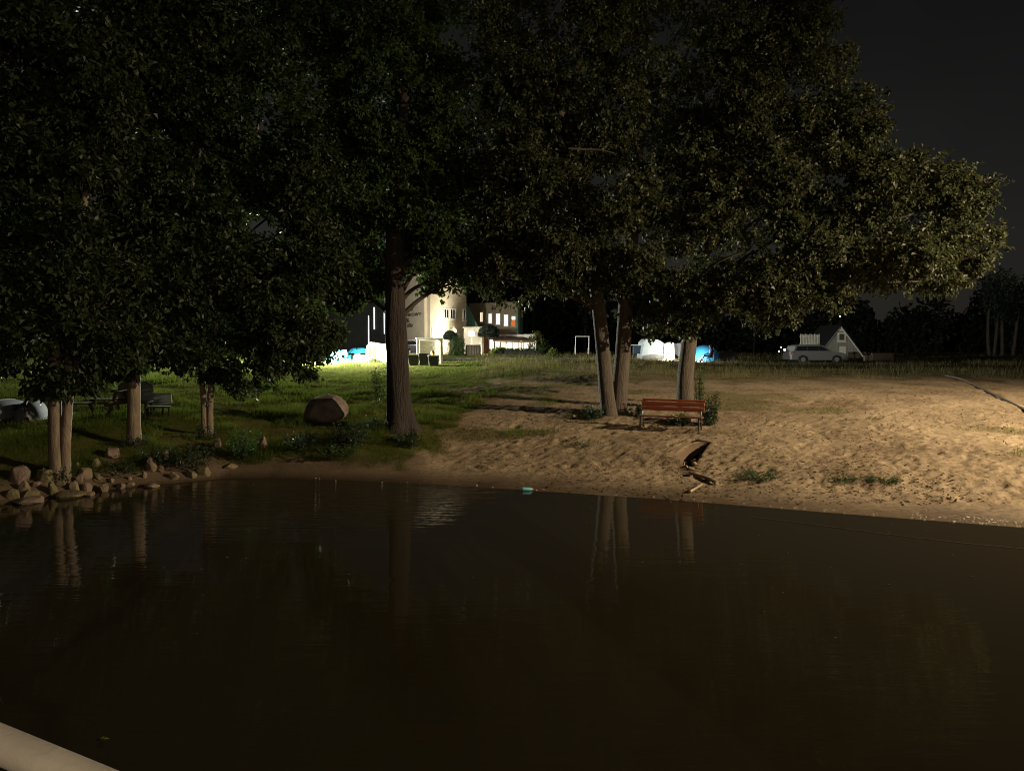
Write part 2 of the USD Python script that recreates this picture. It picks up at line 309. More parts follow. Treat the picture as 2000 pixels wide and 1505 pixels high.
# footprints in the dry sand
for k in range(5200):
    u = R.uniform(860, 2150); v = 722 + (R.random() ** .8) * 240
    d = ray(u, v); t = (1.0 - EYE[2]) / d[2]; cx, cy = (EYE + d * t)[:2]
    if not (12 < cy < 45): continue
    i, j = np.searchsorted(gx, cx), np.searchsorted(gy, cy)
    sl = (slice(max(j - 7, 0), j + 7), slice(max(i - 6, 0), i + 6))
    a = R.uniform(0, np.pi); ca, sa = np.cos(a), np.sin(a); lx, ly = R.uniform(.09, .15), R.uniform(.15, .26)
    dx, dy = GX[sl] - cx, GY[sl] - cy; q = ((dx * ca + dy * sa) / lx) ** 2 + ((-dx * sa + dy * ca) / ly) ** 2
    GZ[sl] += R.uniform(.005, .020) * (-np.exp(-q * 1.4) + .75 * np.exp(-(q - 1.7) ** 2 * 1.6)) * rough[sl] * (1 - GR[sl] * .8)
# the washed-out gully in front of the bench
gul = spline([onground(u, v) for u, v in ((1378, 866), (1360, 874), (1346, 890), (1344, 905), (1342, 922))], 30)
for k, p in enumerate(gul):
    t = k / 29; w = .09 + .07 * math.sin(math.pi * t)
    q = ((GX - p[0]) ** 2 + ((GY - p[1]) * .9) ** 2) / w ** 2
    SO = np.maximum(SO, np.where(q < 3, 1.0, 0)); GZ = np.minimum(GZ, np.where(q < 4, (H(p[0], p[1]) - .30 * math.sin(math.pi * min(1, t * 1.05 + .1))) + q * .12, 99))
nxg, nyg = len(gx), len(gy)
ii, jj = np.meshgrid(np.arange(nyg - 1), np.arange(nxg - 1), indexing='ij')
q = np.stack([ii * nxg + jj, ii * nxg + jj + 1, (ii + 1) * nxg + jj + 1, (ii + 1) * nxg + jj], -1).reshape(-1, 4)
gm = usdkit.mesh(stage, '/World/ground', (np.stack([GX, GY, GZ], -1).reshape(-1, 3), q), M['ground'], smooth=True)
tag(gm, kind='structure')
for nm, arr in (('grass', GR), ('soil', SO)):
    UsdGeom.PrimvarsAPI(gm).CreatePrimvar(nm, Sdf.ValueTypeNames.FloatArray, 'vertex').Set(Vt.FloatArray.FromNumpy(arr.ravel().astype(np.float32)))
from scipy.interpolate import RegularGridInterpolator
HG = RegularGridInterpolator((gy, gx), GZ, bounds_error=False, fill_value=0)
GG = RegularGridInterpolator((gy, gx), GR, bounds_error=False, fill_value=1)
def hz(x, y): return HG(np.stack([np.asarray(y, float), np.asarray(x, float)], -1))
wx = np.linspace(-160, 160, 60); wy = np.r_[np.linspace(-119, 8, 20), np.linspace(10, 24, 20)]
WX, WY = np.meshgrid(wx, wy); a, b = np.meshgrid(np.arange(len(wy) - 1), np.arange(len(wx) - 1), indexing='ij'); n_ = len(wx)
q = np.stack([a * n_ + b, a * n_ + b + 1, (a + 1) * n_ + b + 1, (a + 1) * n_ + b], -1).reshape(-1, 4)
tag(usdkit.mesh(stage, '/World/water', (np.stack([WX, WY, 0 * WX], -1).reshape(-1, 3), q), M['water'], smooth=True), kind='structure')

# ------------------------------------------------------------------ foliage
def leaves(base, axis, normal, L, W, fold=.25, droop=.12):
    axis = unit(axis); side = unit(np.cross(axis, normal)); nn = np.cross(side, axis); n = len(base)
    L = np.broadcast_to(L, (n,))[:, None]; W = np.broadcast_to(W, (n,))[:, None]
    mid = base + axis * L * .45
    v = np.stack([base, mid + side * W / 2 + nn * W * fold, base + axis * L - nn * L * droop, mid - side * W / 2 + nn * W * fold], 1)
    k = np.arange(n)[:, None] * 4
    return v.reshape(-1, 3), np.concatenate([k + [0, 1, 2], k + [0, 2, 3]], 0)
def rdir(n): return unit(R.normal(size=(n, 3)))
def foliage(lobes, n_twigs, per=13, L=.095, W=.07, clump=.38, twig=.32, seed=1, droop=.35):
    vol = np.array([(l[3] * l[4] * l[5]) ** (2 / 3) * (l[6] if len(l) > 6 else 1) for l in lobes]); cnt = np.maximum((vol / vol.sum() * n_twigs).astype(int), 1)
    T, D = [], []
    for l, c in zip(lobes, cnt):
        c2 = int(c * 2.3); d = rdir(c2); r = R.random(c2) ** .28
        p = np.array(l[:3]) + d * r[:, None] * np.array(l[3:6])
        nc = max(c // 24, 3); C = p[R.permutation(len(p))[:nc]]; dc = unit(C - np.array(l[:3])); ci = R.integers(0, len(C), c2); o = R.normal(size=(c2, 3)) * [.36, .36, .13]
        o[:, 2] -= .25 * np.linalg.norm(o[:, :2], axis=1); sc = R.uniform(.7, 1.5, len(C))[ci][:, None]
        loose = R.random(c2) < .16; p = np.where(loose[:, None], p, C[ci] + o * sc); d = np.where(loose[:, None], d, unit(dc[ci] + R.normal(size=(c2, 3)) * .25))
        p += (meshkit.noise(p[:, :, None].repeat(3, 2)[:, :, 0] * .9, seed)[:, None] - .5) * d * 1.1
        keep = meshkit.fbm(p * np.array([.75, .75, 1.0]), 3, seed + 5) > clump - .06
        keep &= np.linalg.norm((p - np.array(l[:3])) / np.array(l[3:6]), axis=1) < 1.22
        p, d = p[keep][:c], d[keep][:c]; T.append(p); D.append(d)
    T, D = np.vstack(T), np.vstack(D); n = len(T)
    tw = unit(D * .8 + rdir(n) * .7 + np.array([0, 0, -droop]))
    t = R.random((n, per)); base = T[:, None] + tw[:, None] * (t[..., None] * twig) + R.normal(size=(n, per, 3)) * .055
    ax = unit(tw[:, None] * .8 + R.normal(size=(n, per, 3)) * .6 + np.array([0, 0, -.30]))
    TN = unit(D * .6 + np.array([0, 0, .55]) + R.normal(size=(n, 3)) * .75)
    nr = unit(TN[:, None] + R.normal(size=(n, per, 3)) * .33)
    s = R.uniform(.65, 1.25, n * per)
    return leaves(base.reshape(-1, 3), ax.reshape(-1, 3), nr.reshape(-1, 3), L * s, W * s), T
def bark_tube(pts, r, sides, amp, seed, flare=0):
    v, f = tube(pts, r, sides); p = np.asarray(pts); k = len(p) * sides
    c = np.repeat(p, sides, 0); d = v[:k] - c; rad = np.linalg.norm(d, axis=1, keepdims=True)
    ang = np.tile(np.arange(sides) * 2 * np.pi / sides, len(p)); h = np.repeat(np.linspace(0, 1, len(p)), sides)
    n = meshkit.fbm(np.stack([np.cos(ang) * 2.2 + seed, np.sin(ang) * 2.2, c[:, 2] * .6], -1), 4, seed)[:, None] - .5
    ridge = (meshkit.noise(np.stack([np.cos(ang) * 4.5, np.sin(ang) * 4.5, c[:, 2] * .35], -1), seed + 3)[:, None] - .5)
    fl = flare * np.exp(-(c[:, 2:3] - p[0, 2]) / .35) * (.5 + .9 * meshkit.noise(np.stack([np.cos(ang) * 1.6, np.sin(ang) * 1.6, 0 * ang], -1), seed + 9)[:, None])
    v[:k] = c + d * (1 + n * amp * 1.3 + ridge * amp + fl)
    return v, f
def lobes_px(rows): return [(*at(u, v, Y), px(ru, Y), ry, px(rv, Y), *(rest or [1])) for u, v, Y, ru, rv, ry, *rest in rows]
def clear_trunk(T, stems, ztop):
    k = np.ones(len(T), bool)
    for pts, r0, r1 in stems:
        p = spline(pts, 40); x = np.interp(T[:, 2], p[:, 2], p[:, 0]); y = np.interp(T[:, 2], p[:, 2], p[:, 1]); k &= ~((np.abs(T[:, 0] - x) < .62) & (T[:, 1] < y + .3) & (T[:, 2] < ztop))
    return k
def make_tree(name, label, stems, lobes, n_twigs, leaf, bark, L=.095, clump=.38, seed=1, amp=.12, flare=.35, limbs=True, extra=(), droop=.35, clear=None, fwd=.965):
    base = stems[0][0][0]; t = Thing(name, label, 'tree', base)
    for pts, r0, r1 in stems:
        p = spline(pts, 44); p[0, 2] -= .12
        rr = np.interp(np.linspace(0, 1, 44), [0, .5, 1], [r0, r0 * .78, r1])
        t.part('trunk', bark_tube(p, rr, 22, amp, seed, flare), bark, smooth=50)
    for e in extra: t.part('branch', tube(spline(e[0], 16), np.linspace(e[1], e[2], 16), 7), M['bark_branch'], smooth=True)
    lobes = [(l[0] * fwd, l[1] * fwd, 3.2 + (l[2] - 3.2) * fwd) + (max(l[3] - .33, .25), max(l[4] - .25, .25), max(l[5] - .30, .18)) + tuple(l[6:]) for l in lobes]
    crown, T = foliage(lobes, int(n_twigs * 1.95), L=L, W=L * .72, clump=clump + .06, seed=seed, droop=droop)
    if clear:
        k = clear_trunk(T, stems, clear); n = len(T); v, f = crown; kk = np.repeat(k, 13 * 4); v = v[kk]; q = np.arange(len(v) // 4)[:, None] * 4; crown = (v, np.concatenate([q + [0, 1, 2], q + [0, 2, 3]], 0)); T = T[k]
    for l in lobes:
        c = np.array(l[:3]); st = min(stems, key=lambda s: np.linalg.norm(np.array(s[0][-1])[:2] - c[:2])); sp = spline(st[0], 30)
        h = c[2] - .45 * np.linalg.norm(sp[:, :2].mean(0) - c[:2]) - .4; k = int(np.argmin(np.abs(sp[:, 2] - h))); a = sp[max(k, 8)]
        if np.linalg.norm(c - a) < .5: continue
        m = (a + c) / 2 + np.array([0, 0, .25]) + R.normal(size=3) * .15; r0 = min(.085, st[1] * .4)
        limb = spline([a, m, c], 12); ms = [tube(limb, np.linspace(r0, .025, 12), 7)]
        near = T[np.argsort(np.linalg.norm((T - c) / np.array(l[3:6]), axis=1))[: max(40, len(T) // len(lobes))]]
        for p in near[R.permutation(len(near))[:26]]:
            b0 = limb[R.integers(3, 12)]
            if np.linalg.norm(p - b0) > 1.15: continue
            ms.append(tube(spline([b0, (b0 + p) / 2 + R.normal(size=3) * .12, p], 6), np.linspace(.022, .006, 6), 4, cap=False))
        t.part('branch', cat(ms), M['bark_branch'], smooth=True)
    t.part('crown', crown, leaf)
    return t
def stem_px(uv, Y0, dY=0.0, ground=True):
    b = onground(*uv[0]) if ground else at(*uv[0], Y0); Y0 = b[1]
    return [b] + [at(u, v, Y0 + dY * k / (len(uv) - 1)) for k, (u, v) in enumerate(uv[1:], 1)]

# --- the left bank trees
s1 = stem_px([(112, 932), (108, 860), (107, 780), (104, 600), (90, 400), (70, 150)], 15.5); s1b = [s1[0] + np.array([.14, .05, -.05])] + [at(u, v, s1[0][1] + .05) for u, v in ((128, 860), (133, 780), (142, 600), (165, 400), (190, 120))]
Y1 = s1[0][1]
make_tree('bank_tree', 'pale twin-stemmed tree rising from the stones at the left water edge', [(s1, .14, .05), (s1b, .105, .04)],
    lobes_px([(40, 330, Y1, 165, 130, 1.6), (60, 520, Y1 - .2, 150, 120, 1.6), (120, 650, Y1, 150, 80, 1.5), (30, 120, Y1, 190, 150, 1.8), (200, 590, Y1 + .4, 110, 110, 1.4), (170, 200, Y1 + .6, 120, 150, 1.4), (60, 730, Y1 + .5, 110, 45, 1.2), (-120, 500, Y1, 150, 250, 1.8), (150, 735, Y1 + .2, 70, 40, .9), (125, 430, Y1 - .9, 95, 60, .7)]),
    2700, M['leaf_left'], M['bark_pale'], L=.145, seed=2, amp=.08, flare=.15, clump=.42,
    extra=[([at(185, 340, Y1 - .5), at(192, 250, Y1 - .5), at(196, 190, Y1 - .5)], .012, .007)])
s2 = stem_px([(262, 866), (262, 800), (262, 740), (266, 600), (280, 400), (300, 120)], 17.6); Y2 = s2[0][1]
make_tree('bank_tree', 'single straight pale trunk standing behind the low stones on the left bank', [(s2, .155, .05)],
    lobes_px([(270, 560, Y2, 140, 110, 1.6), (330, 420, Y2, 140, 130, 1.7), (260, 660, Y2, 120, 60, 1.4), (300, 220, Y2 + .3, 170, 160, 1.9), (240, 50, Y2 + .3, 190, 130, 1.9), (350, 690, Y2 - .3, 80, 45, 1.1), (190, 700, Y2 + .6, 90, 45, 1.1)]),
    2600, M['leaf_left'], M['bark_pale'], L=.14, seed=3, amp=.09, flare=.25, clump=.42)
s3 = stem_px([(400, 848), (398, 780), (393, 730), (392, 600), (400, 420), (390, 150)], 18.9); s3b = [s3[0] + np.array([.13, .02, 0])] + [at(u, v, s3[0][1] + .02) for u, v in ((411, 780), (415, 720), (430, 600), (470, 420), (520, 150))]; Y3 = s3[0][1]
make_tree('bank_tree', 'slender tree of two thin straight stems left of the boulder', [(s3, .085, .03), (s3b, .08, .03)],
    lobes_px([(440, 560, Y3, 140, 110, 1.7), (540, 520, Y3, 130, 130, 1.7), (400, 400, Y3, 130, 120, 1.7), (560, 640, Y3 + .5, 110, 60, 1.5), (600, 650, Y3 + .8, 70, 55, 1.3), (480, 690, Y3 + .2, 110, 50, 1.4), (490, 270, Y3 + .6, 160, 140, 1.8), (420, 60, Y3 + .6, 190, 150, 1.9), (490, 750, Y3 + .5, 55, 35, .8), (580, 725, Y3 + .9, 50, 26, .8), (635, 690, Y3 + 1.2, 30, 18, .5), (600, 380, Y3 + .5, 90, 130, 1.5), (420, 730, Y3 + .5, 60, 35, .9)]),
    3400, M['leaf_left'], M['bark_pale'], L=.135, seed=4, amp=.07, flare=.2, clump=.41)
# --- the main tree
s4 = stem_px([(783, 838), (780, 780), (776, 700), (772, 600), (771, 480), (780, 330), (800, 90)], 20.2); Y4 = s4[0][1]
make_tree('shore_tree', 'big dark furrowed trunk with flared roots in front of the lit house', [(s4, .335, .09)],
    lobes_px([(690, 490, Y4 + .3, 100, 90, 1.7), (850, 480, Y4 + .3, 85, 95, 1.7), (760, 340, Y4 + .5, 150, 120, 2.0), (660, 560, Y4 + .8, 70, 48, 1.3), (860, 546, Y4 + .2, 60, 30, 1.1), (830, 505, Y4 + .8, 80, 45, 1.3), (760, 150, Y4 + .5, 160, 150, 2.1), (870, 290, Y4 + .8, 70, 160, 1.7), (650, 280, Y4 + .8, 100, 150, 1.8), (720, 545, Y4 + 1.0, 55, 35, 1.0), (700, 20, Y4 + .8, 180, 120, 2), (890, 552, Y4 + .6, 30, 22, .7)]),
    3600, M['leaf_mid'], M['bark_main'], L=.135, seed=5, amp=.20, flare=.95, clear=6.4, fwd=1.0, clump=.41,
    extra=[([at(786, 570, Y4), at(812, 530, Y4 - .1), at(850, 505, Y4 - .2)], .07, .025), ([at(764, 560, Y4), at(745, 500, Y4 - .1), at(720, 470, Y4 - .2)], .07, .025), ([at(790, 500, Y4), at(840, 470, Y4 - .2), at(880, 455, Y4 - .3)], .05, .02)])
# --- twin trunk by the beach
s5 = stem_px([(1190, 812), (1184, 760), (1178, 690), (1166, 580), (1140, 450), (1100, 250), (1070, 60)], 22.9); Y5 = s5[0][1]
s5b = [onground(1206, 808)] + [at(u, v, s5[0][1] + .15) for u, v in ((1210, 760), (1216, 690), (1222, 590), (1235, 450), (1250, 260), (1270, 60))]
make_tree('shore_tree', 'two thick brown trunks joined at the foot left of the orange bench', [(s5, .235, .08), (s5b, .255, .08)],
    lobes_px([(990, 510, Y5, 90, 90, 1.8), (1100, 500, Y5 - .3, 120, 80, 1.8), (1030, 380, Y5, 130, 120, 2.0), (1170, 380, Y5, 130, 130, 2.0), (1180, 538, Y5 + .4, 90, 35, 1.3), (955, 545, Y5 + .4, 50, 28, 1.0), (1060, 540, Y5 + .4, 80, 32, 1.2), (1010, 200, Y5 + .5, 120, 160, 2.0), (1150, 170, Y5 + .5, 150, 170, 2.1), (1240, 520, Y5, 70, 60, 1.3), (1080, 20, Y5 + .5, 190, 110, 2.0), (960, 400, Y5 + 1, 60, 150, 1.6)]),
    3600, M['leaf_right'], M['bark'], L=.135, seed=6, amp=.10, flare=.30, clump=.40,
    extra=[([at(1200, 300, Y5 - 1.9), at(1160, 292, Y5 - 1.9), at(1110, 290, Y5 - 2.0)], .02, .03)])
s6 = [onground(1338, 800)] ; Y6 = s6[0][1]
s6 += [at(u, v, Y6) for u, v in ((1338, 740), (1344, 680), (1352, 610), (1372, 500), (1405, 300), (1420, 60))]
make_tree('shore_tree', 'broad spreading tree whose trunk stands right behind the orange bench', [(s6, .26, .08)],
    lobes_px([(1330, 570, Y6, 110, 70, 1.8), (1450, 560, Y6 - .3, 110, 75, 1.9), (1560, 520, Y6 - .4, 130, 85, 2.0), (1720, 490, Y6 - .4, 130, 85, 2.1), (1840, 470, Y6 - .3, 95, 95, 1.9), (1760, 370, Y6 - .2, 120, 75, 1.9), (1620, 360, Y6, 130, 110, 2.0), (1450, 380, Y6, 140, 120, 2.1), (1330, 380, Y6 + .3, 100, 130, 1.9), (1300, 640, Y6 + .3, 60, 26, 1.0), (1425, 612, Y6 + .2, 60, 28, 1.0), (1500, 610, Y6 - .1, 60, 40, 1.1), (1590, 572, Y6 - .3, 55, 38, 1.0), (1640, 592, Y6 - .3, 24, 16, .6), (1800, 550, Y6 - .4, 80, 32, 1.1), (1885, 385, Y6 - .3, 60, 45, 1.1), (1640, 240, Y6 + .2, 80, 80, 1.6), (1540, 180, Y6 + .3, 120, 130, 1.9), (1400, 180, Y6 + .4, 150, 150, 2.1), (1560, 30, Y6 + .5, 70, 90, 1.6), (1420, 10, Y6 + .5, 150, 110, 2), (1900, 510, Y6 - .3, 38, 30, .8), (1930, 350, Y6 - .3, 28, 18, .6), (1490, 630, Y6 + .6, 40, 24, .8), (1545, 618, Y6 + .3, 30, 22, .7), (1250, 600, Y6 + .5, 50, 40, 1.0)]),
    5200, M['leaf_right'], M['bark'], L=.135, seed=7, amp=.11, flare=.30, clump=.39,
    extra=[([at(1352, 610, Y6), at(1365, 540, Y6 - 1.2), at(1400, 512, Y6 - 2.0), at(1450, 494, Y6 - 2.3)], .10, .03), ([at(1352, 600, Y6), at(1500, 560, Y6 - .6), at(1700, 520, Y6 - .6), at(1830, 490, Y6 - .5)], .12, .03)])

# --- distant woods as one dark mass, and the lit-edged trees at the far right
def blobs(spec, size, n, seed):
    b = []
    for (x, y, z, rx, ry, rz) in spec:
        d = rdir(n); b.append(np.array([x, y, z]) + d * (R.random(n) ** .35)[:, None] * np.array([rx, ry, rz]))
    b = np.vstack(b); k = len(b)
    return leaves(b, rdir(k) + np.array([0, 0, -.3]), unit(rdir(k) + np.array([0, -.3, .5])), size * R.uniform(.6, 1.4, k), size * .75 * R.uniform(.6, 1.3, k))
spec = []
for x in np.arange(-190, 210, 4.2):
    y = 128 + R.uniform(-8, 14); top = 9.0 + R.uniform(-2.4, 2.8) + (5 if x < 5 else 0) + (2.5 if x > 85 else 0)
    spec += [(x, y, 1.5 + top * .55, 3.4, 3, top * .5), (x + R.uniform(-2, 2), y + 1, 2.5 + top * .25, 3.8, 3, top * .32)]
for x in np.arange(-95, -34, 3.2):
    y = 62 + R.uniform(-6, 10); top = R.uniform(10, 17)
    spec += [(x, y, 2 + top * .55, 3, 2.6, top * .48), (x, y, 3.2, 3, 2.5, 2.6)]
for x in np.arange(-45, 22, 4): spec.append((x, 108 + R.uniform(-4, 4), 8 + R.uniform(-1, 3), 4, 3, 7))
spec += [(x, 133 + R.uniform(-3, 3), 3.0, 3.2, 2, 4.6) for x in np.arange(-150, 190, 3.0)]
wood = blobs(spec, .95, 520, 3)
tr = [bar((x, y - 1, 1.0), (x + R.uniform(-.3, .3), y - 1, z), R.uniform(.25, .4)) for (x, y, z, *_ ) in spec[::2]]
obj('distant_woods', cat([wood] + tr), M['leaf_far'], 'dark mass of woodland closing the view behind the field and houses', 'woods', kind='stuff')
for k, (u, h, lab) in enumerate([(1932, 9, 'forked pale trunk at the right edge of the field'), (1941, 8, 'leaning pale trunk beside the fork at the field edge'), (1957, 10, 'straight thin trunk just left of the glowing path lamp'), (1978, 9, 'slim trunk right of the glowing path lamp')]):
    b = at(u, 711, 88.0); b[2] = float(H(b[0], b[1]))
    t = Thing('edge_tree', lab, 'tree', b)
    p = spline([b, b + [R.uniform(-.5, .5), 0, h * .5], b + [R.uniform(-1, 1), .3, h]], 12)
    t.part('trunk', tube(p, np.linspace(.22, .08, 12), 8), M['bark'], smooth=True)
    t.part('crown', blobs([(p[-1][0], b[1], b[2] + h * .85, 2.2, 2, 2.6), (p[-1][0] + .6, b[1] + .5, b[2] + h * .62, 1.6, 1.4, 1.3)], .3, 500, 3), M['leaf_far'])

# ------------------------------------------------------------------ grass, weeds, plants
def blades(P, h, w, lean=.35):
    n = len(P); a = R.uniform(0, 2 * np.pi, n); s = np.stack([np.cos(a), np.sin(a), 0 * a], 1); h = np.broadcast_to(h, (n,)); w = np.broadcast_to(w, (n,))[:, None]
    tip = P + np.stack([R.normal(size=n) * lean * h, R.normal(size=n) * lean * h, h], 1)
    v = np.stack([P - s * w / 2, P + s * w / 2, tip], 1).reshape(-1, 3)
    return v, np.arange(3 * n).reshape(-1, 3)
def scatter_px(n, u0, u1, v0, v1, power=1.0):
    u = R.uniform(u0, u1, n); v = v0 + R.random(n) ** power * (v1 - v0); c, s = math.cos(PITCH), math.sin(PITCH)
    a, b = (u - 1000) / FPX, (752.5 - v) / FPX; d = np.stack([a, c + b * s, -s + b * c], 1)
    P = EYE + d * (((1.2) - EYE[2]) / d[:, 2])[:, None]
    for _ in range(14):
        z = H(P[:, 0], P[:, 1]); y = np.clip((z - EYE[2]) / d[:, 2], 5, 120); P = P * .5 + (EYE + d * y[:, None]) * .5
    P[:, 2] = hz(P[:, 0], P[:, 1]) - .01; return P
P = scatter_px(300000, -120, 1120, 694, 945)
g = GG(P[:, [1, 0]]); s_ = P[:, 1] - np.interp(P[:, 0], SH[:, 0], SH[:, 1])
tuft = meshkit.fbm(P * np.array([1.6, 1.2, 0]), 3, 31)
keep = (R.random(len(P)) < g ** 1.5 * sstep(.30, .62, tuft)) & (s_ > .6)
P = P[keep]; hgt = (.05 + .13 * sstep(.40, .75, meshkit.fbm(P * np.array([.8, .6, 0]), 3, 41)) * R.uniform(.4, 1.3, len(P))) * (1 + .012 * P[:, 1])
obj('grass', blades(P, hgt, .011 * (P[:, 1] / 20)), M['grass'], 'green lawn grass on the slope under the trees', 'grass', kind='stuff')
P = scatter_px(60000, 930, 2080, 690, 742, 1.3)
keep = R.random(len(P)) < sstep(.35, .6, meshkit.fbm(P * np.array([.5, .35, 0]), 3, 55)) * .75; P = P[keep]
obj('dry_grass', blades(P, R.uniform(.10, .42, len(P)) * np.clip(P[:, 1] / 45, .35, 1), .018 * (P[:, 1] / 35), .25), M['dry'], 'tall dry grass along the crest of the sandy field', 'grass', kind='stuff')
P = scatter_px(60000, 840, 2080, 735, 960)
keep = (GG(P[:, [1, 0]]) > .2) & (R.random(len(P)) < .9); P = P[keep]
obj('sand_grass', blades(P, R.uniform(.03, .09, len(P)), .012), M['dry'], 'sparse short grass mats scattered over the sand', 'grass', kind='stuff')

P = scatter_px(10500, 840, 2150, 716, 985); q_ = meshkit.fbm(P * np.array([.7, .5, 0]), 3, 77); P = P[R.random(len(P)) < sstep(.3, .65, q_)]; n_ = len(P)
M['litter_leaf'] = leafmat('litter_leaf', (.06, .040, .024), (.24, .165, .09), .1, .8, 0.1)
obj('leaf_litter', leaves(P + [0, 0, .012], rdir(n_) * [1, 1, .3], unit(rdir(n_) * .5 + [0, 0, 1.0]), R.uniform(.03, .09, n_), R.uniform(.015, .05, n_), .3, .2), M['litter_leaf'], 'dry brown leaf litter strewn over the sand', 'leaf litter', kind='stuff')
def plant(name, label, cat_, uv, h, rad, n, leaf, L=.09, stems=8, gap=.0):
    b = onground(*uv); b[2] = float(hz(b[0], b[1])); t = Thing(name, label, cat_, b - [0, 0, .02])
    pts, ms = [], []
    for k in range(stems):
        a = R.uniform(0, 6.28); r = rad * math.sqrt(R.random()); hh = h * R.uniform(.55, 1.05)
        p0 = b + [r * .5 * math.cos(a), r * .5 * math.sin(a), -.03]; p1 = b + [r * math.cos(a), r * math.sin(a), hh]
        sp = spline([p0, (p0 + p1) / 2 + R.normal(size=3) * .03, p1], 7); ms.append(tube(sp, np.linspace(.007, .003, 7), 4, False))
        m = n // stems; tt = R.uniform(.12, 1, m); q = np.stack([np.interp(tt, np.linspace(0, 1, 7), sp[:, i]) for i in range(3)], 1); pts.append(q)
    P = np.vstack(pts) + R.normal(size=(len(np.vstack(pts)), 3)) * .03; k = len(P)
    ax = unit(rdir(k) * [1, 1, .5] + [0, 0, .15]); nr = unit(rdir(k) * .6 + [0, 0, 1.0])
    s = R.uniform(.6, 1.25, k); t.part('stems', cat(ms), M['weed_dark']); t.part('foliage', leaves(P, ax, nr, L * s, L * .5 * s, .2, .25), leaf)
    return t
plant('weed_clump', 'bright green leafy clump of weeds at the left water edge', 'plant', (478, 892), .75, .45, 900, M['weed'], .085, 26)
plant('weed_clump', 'broad nettle patch above the stones between the thin stems and the water', 'plant', (375, 912), .55, .60, 700, M['weed_dark'], .08, 24)
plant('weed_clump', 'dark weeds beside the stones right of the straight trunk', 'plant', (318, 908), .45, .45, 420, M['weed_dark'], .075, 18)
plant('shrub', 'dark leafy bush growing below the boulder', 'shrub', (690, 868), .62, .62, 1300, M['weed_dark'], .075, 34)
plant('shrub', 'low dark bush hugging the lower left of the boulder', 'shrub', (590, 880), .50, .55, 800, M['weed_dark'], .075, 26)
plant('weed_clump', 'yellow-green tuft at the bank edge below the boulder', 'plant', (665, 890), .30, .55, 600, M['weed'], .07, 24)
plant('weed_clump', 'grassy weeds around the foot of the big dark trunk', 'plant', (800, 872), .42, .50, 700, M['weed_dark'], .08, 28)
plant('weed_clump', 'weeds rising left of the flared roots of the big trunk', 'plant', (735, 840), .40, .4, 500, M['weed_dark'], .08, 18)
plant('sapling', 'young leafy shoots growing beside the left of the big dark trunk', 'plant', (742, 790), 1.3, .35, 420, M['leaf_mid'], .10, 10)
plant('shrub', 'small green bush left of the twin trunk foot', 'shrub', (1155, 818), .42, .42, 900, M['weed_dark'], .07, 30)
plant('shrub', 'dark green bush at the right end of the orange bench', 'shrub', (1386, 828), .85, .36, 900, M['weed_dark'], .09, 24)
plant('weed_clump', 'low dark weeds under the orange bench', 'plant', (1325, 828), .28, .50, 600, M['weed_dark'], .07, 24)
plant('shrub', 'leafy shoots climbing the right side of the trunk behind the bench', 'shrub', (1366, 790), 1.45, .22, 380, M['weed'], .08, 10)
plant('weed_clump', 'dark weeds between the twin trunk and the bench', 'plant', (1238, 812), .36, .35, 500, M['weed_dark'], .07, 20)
plant('weed_clump', 'wide green patch low on the sand right of the washed-out gully', 'plant', (1478, 930), .07, .62, 900, M['weed'], .05, 60)
plant('weed_clump', 'small green patch on the lower sand, left of a second patch', 'plant', (1655, 936), .055, .36, 420, M['weed'], .045, 34)
plant('weed_clump', 'rightmost green patch on the lower sand near the waterline', 'plant', (1722, 940), .06, .40, 500, M['weed'], .045, 36)
plant('weed_clump', 'thin green growth on the sand in front of the twin trunk', 'plant', (1130, 866), .06, .7, 520, M['weed'], .045, 44)

for uv, lab in (((118, 938), 'tuft of weeds among the stones at the foot of the twin stems'), ((264, 874), 'tuft of weeds around the foot of the straight pale trunk'), ((404, 856), 'tuft of weeds around the foot of the two thin stems'), ((235, 925), 'low leafy weeds between the bank stones under the bare twig')):
    plant('weed_clump', lab, 'plant', uv, .32, .34, 260, M['weed_dark'], .075, 14)
n_ = 46; u_ = R.uniform(150, 1900, n_); v_ = np.interp(u_, [a for a, b in SHORE_PX], [b for a, b in SHORE_PX]) + R.exponential(60, n_) + 6
P = np.array([at_z(a, b, .004) for a, b in zip(u_, v_)]); obj('floating_leaves', leaves(P, rdir(n_) * [1, 1, .05], np.array([[0, 0, 1.0]] * n_), .05, .03, .1, .0), M['litter_leaf'], 'scattered fallen leaves floating on the water near the shore', 'leaves', kind='stuff')
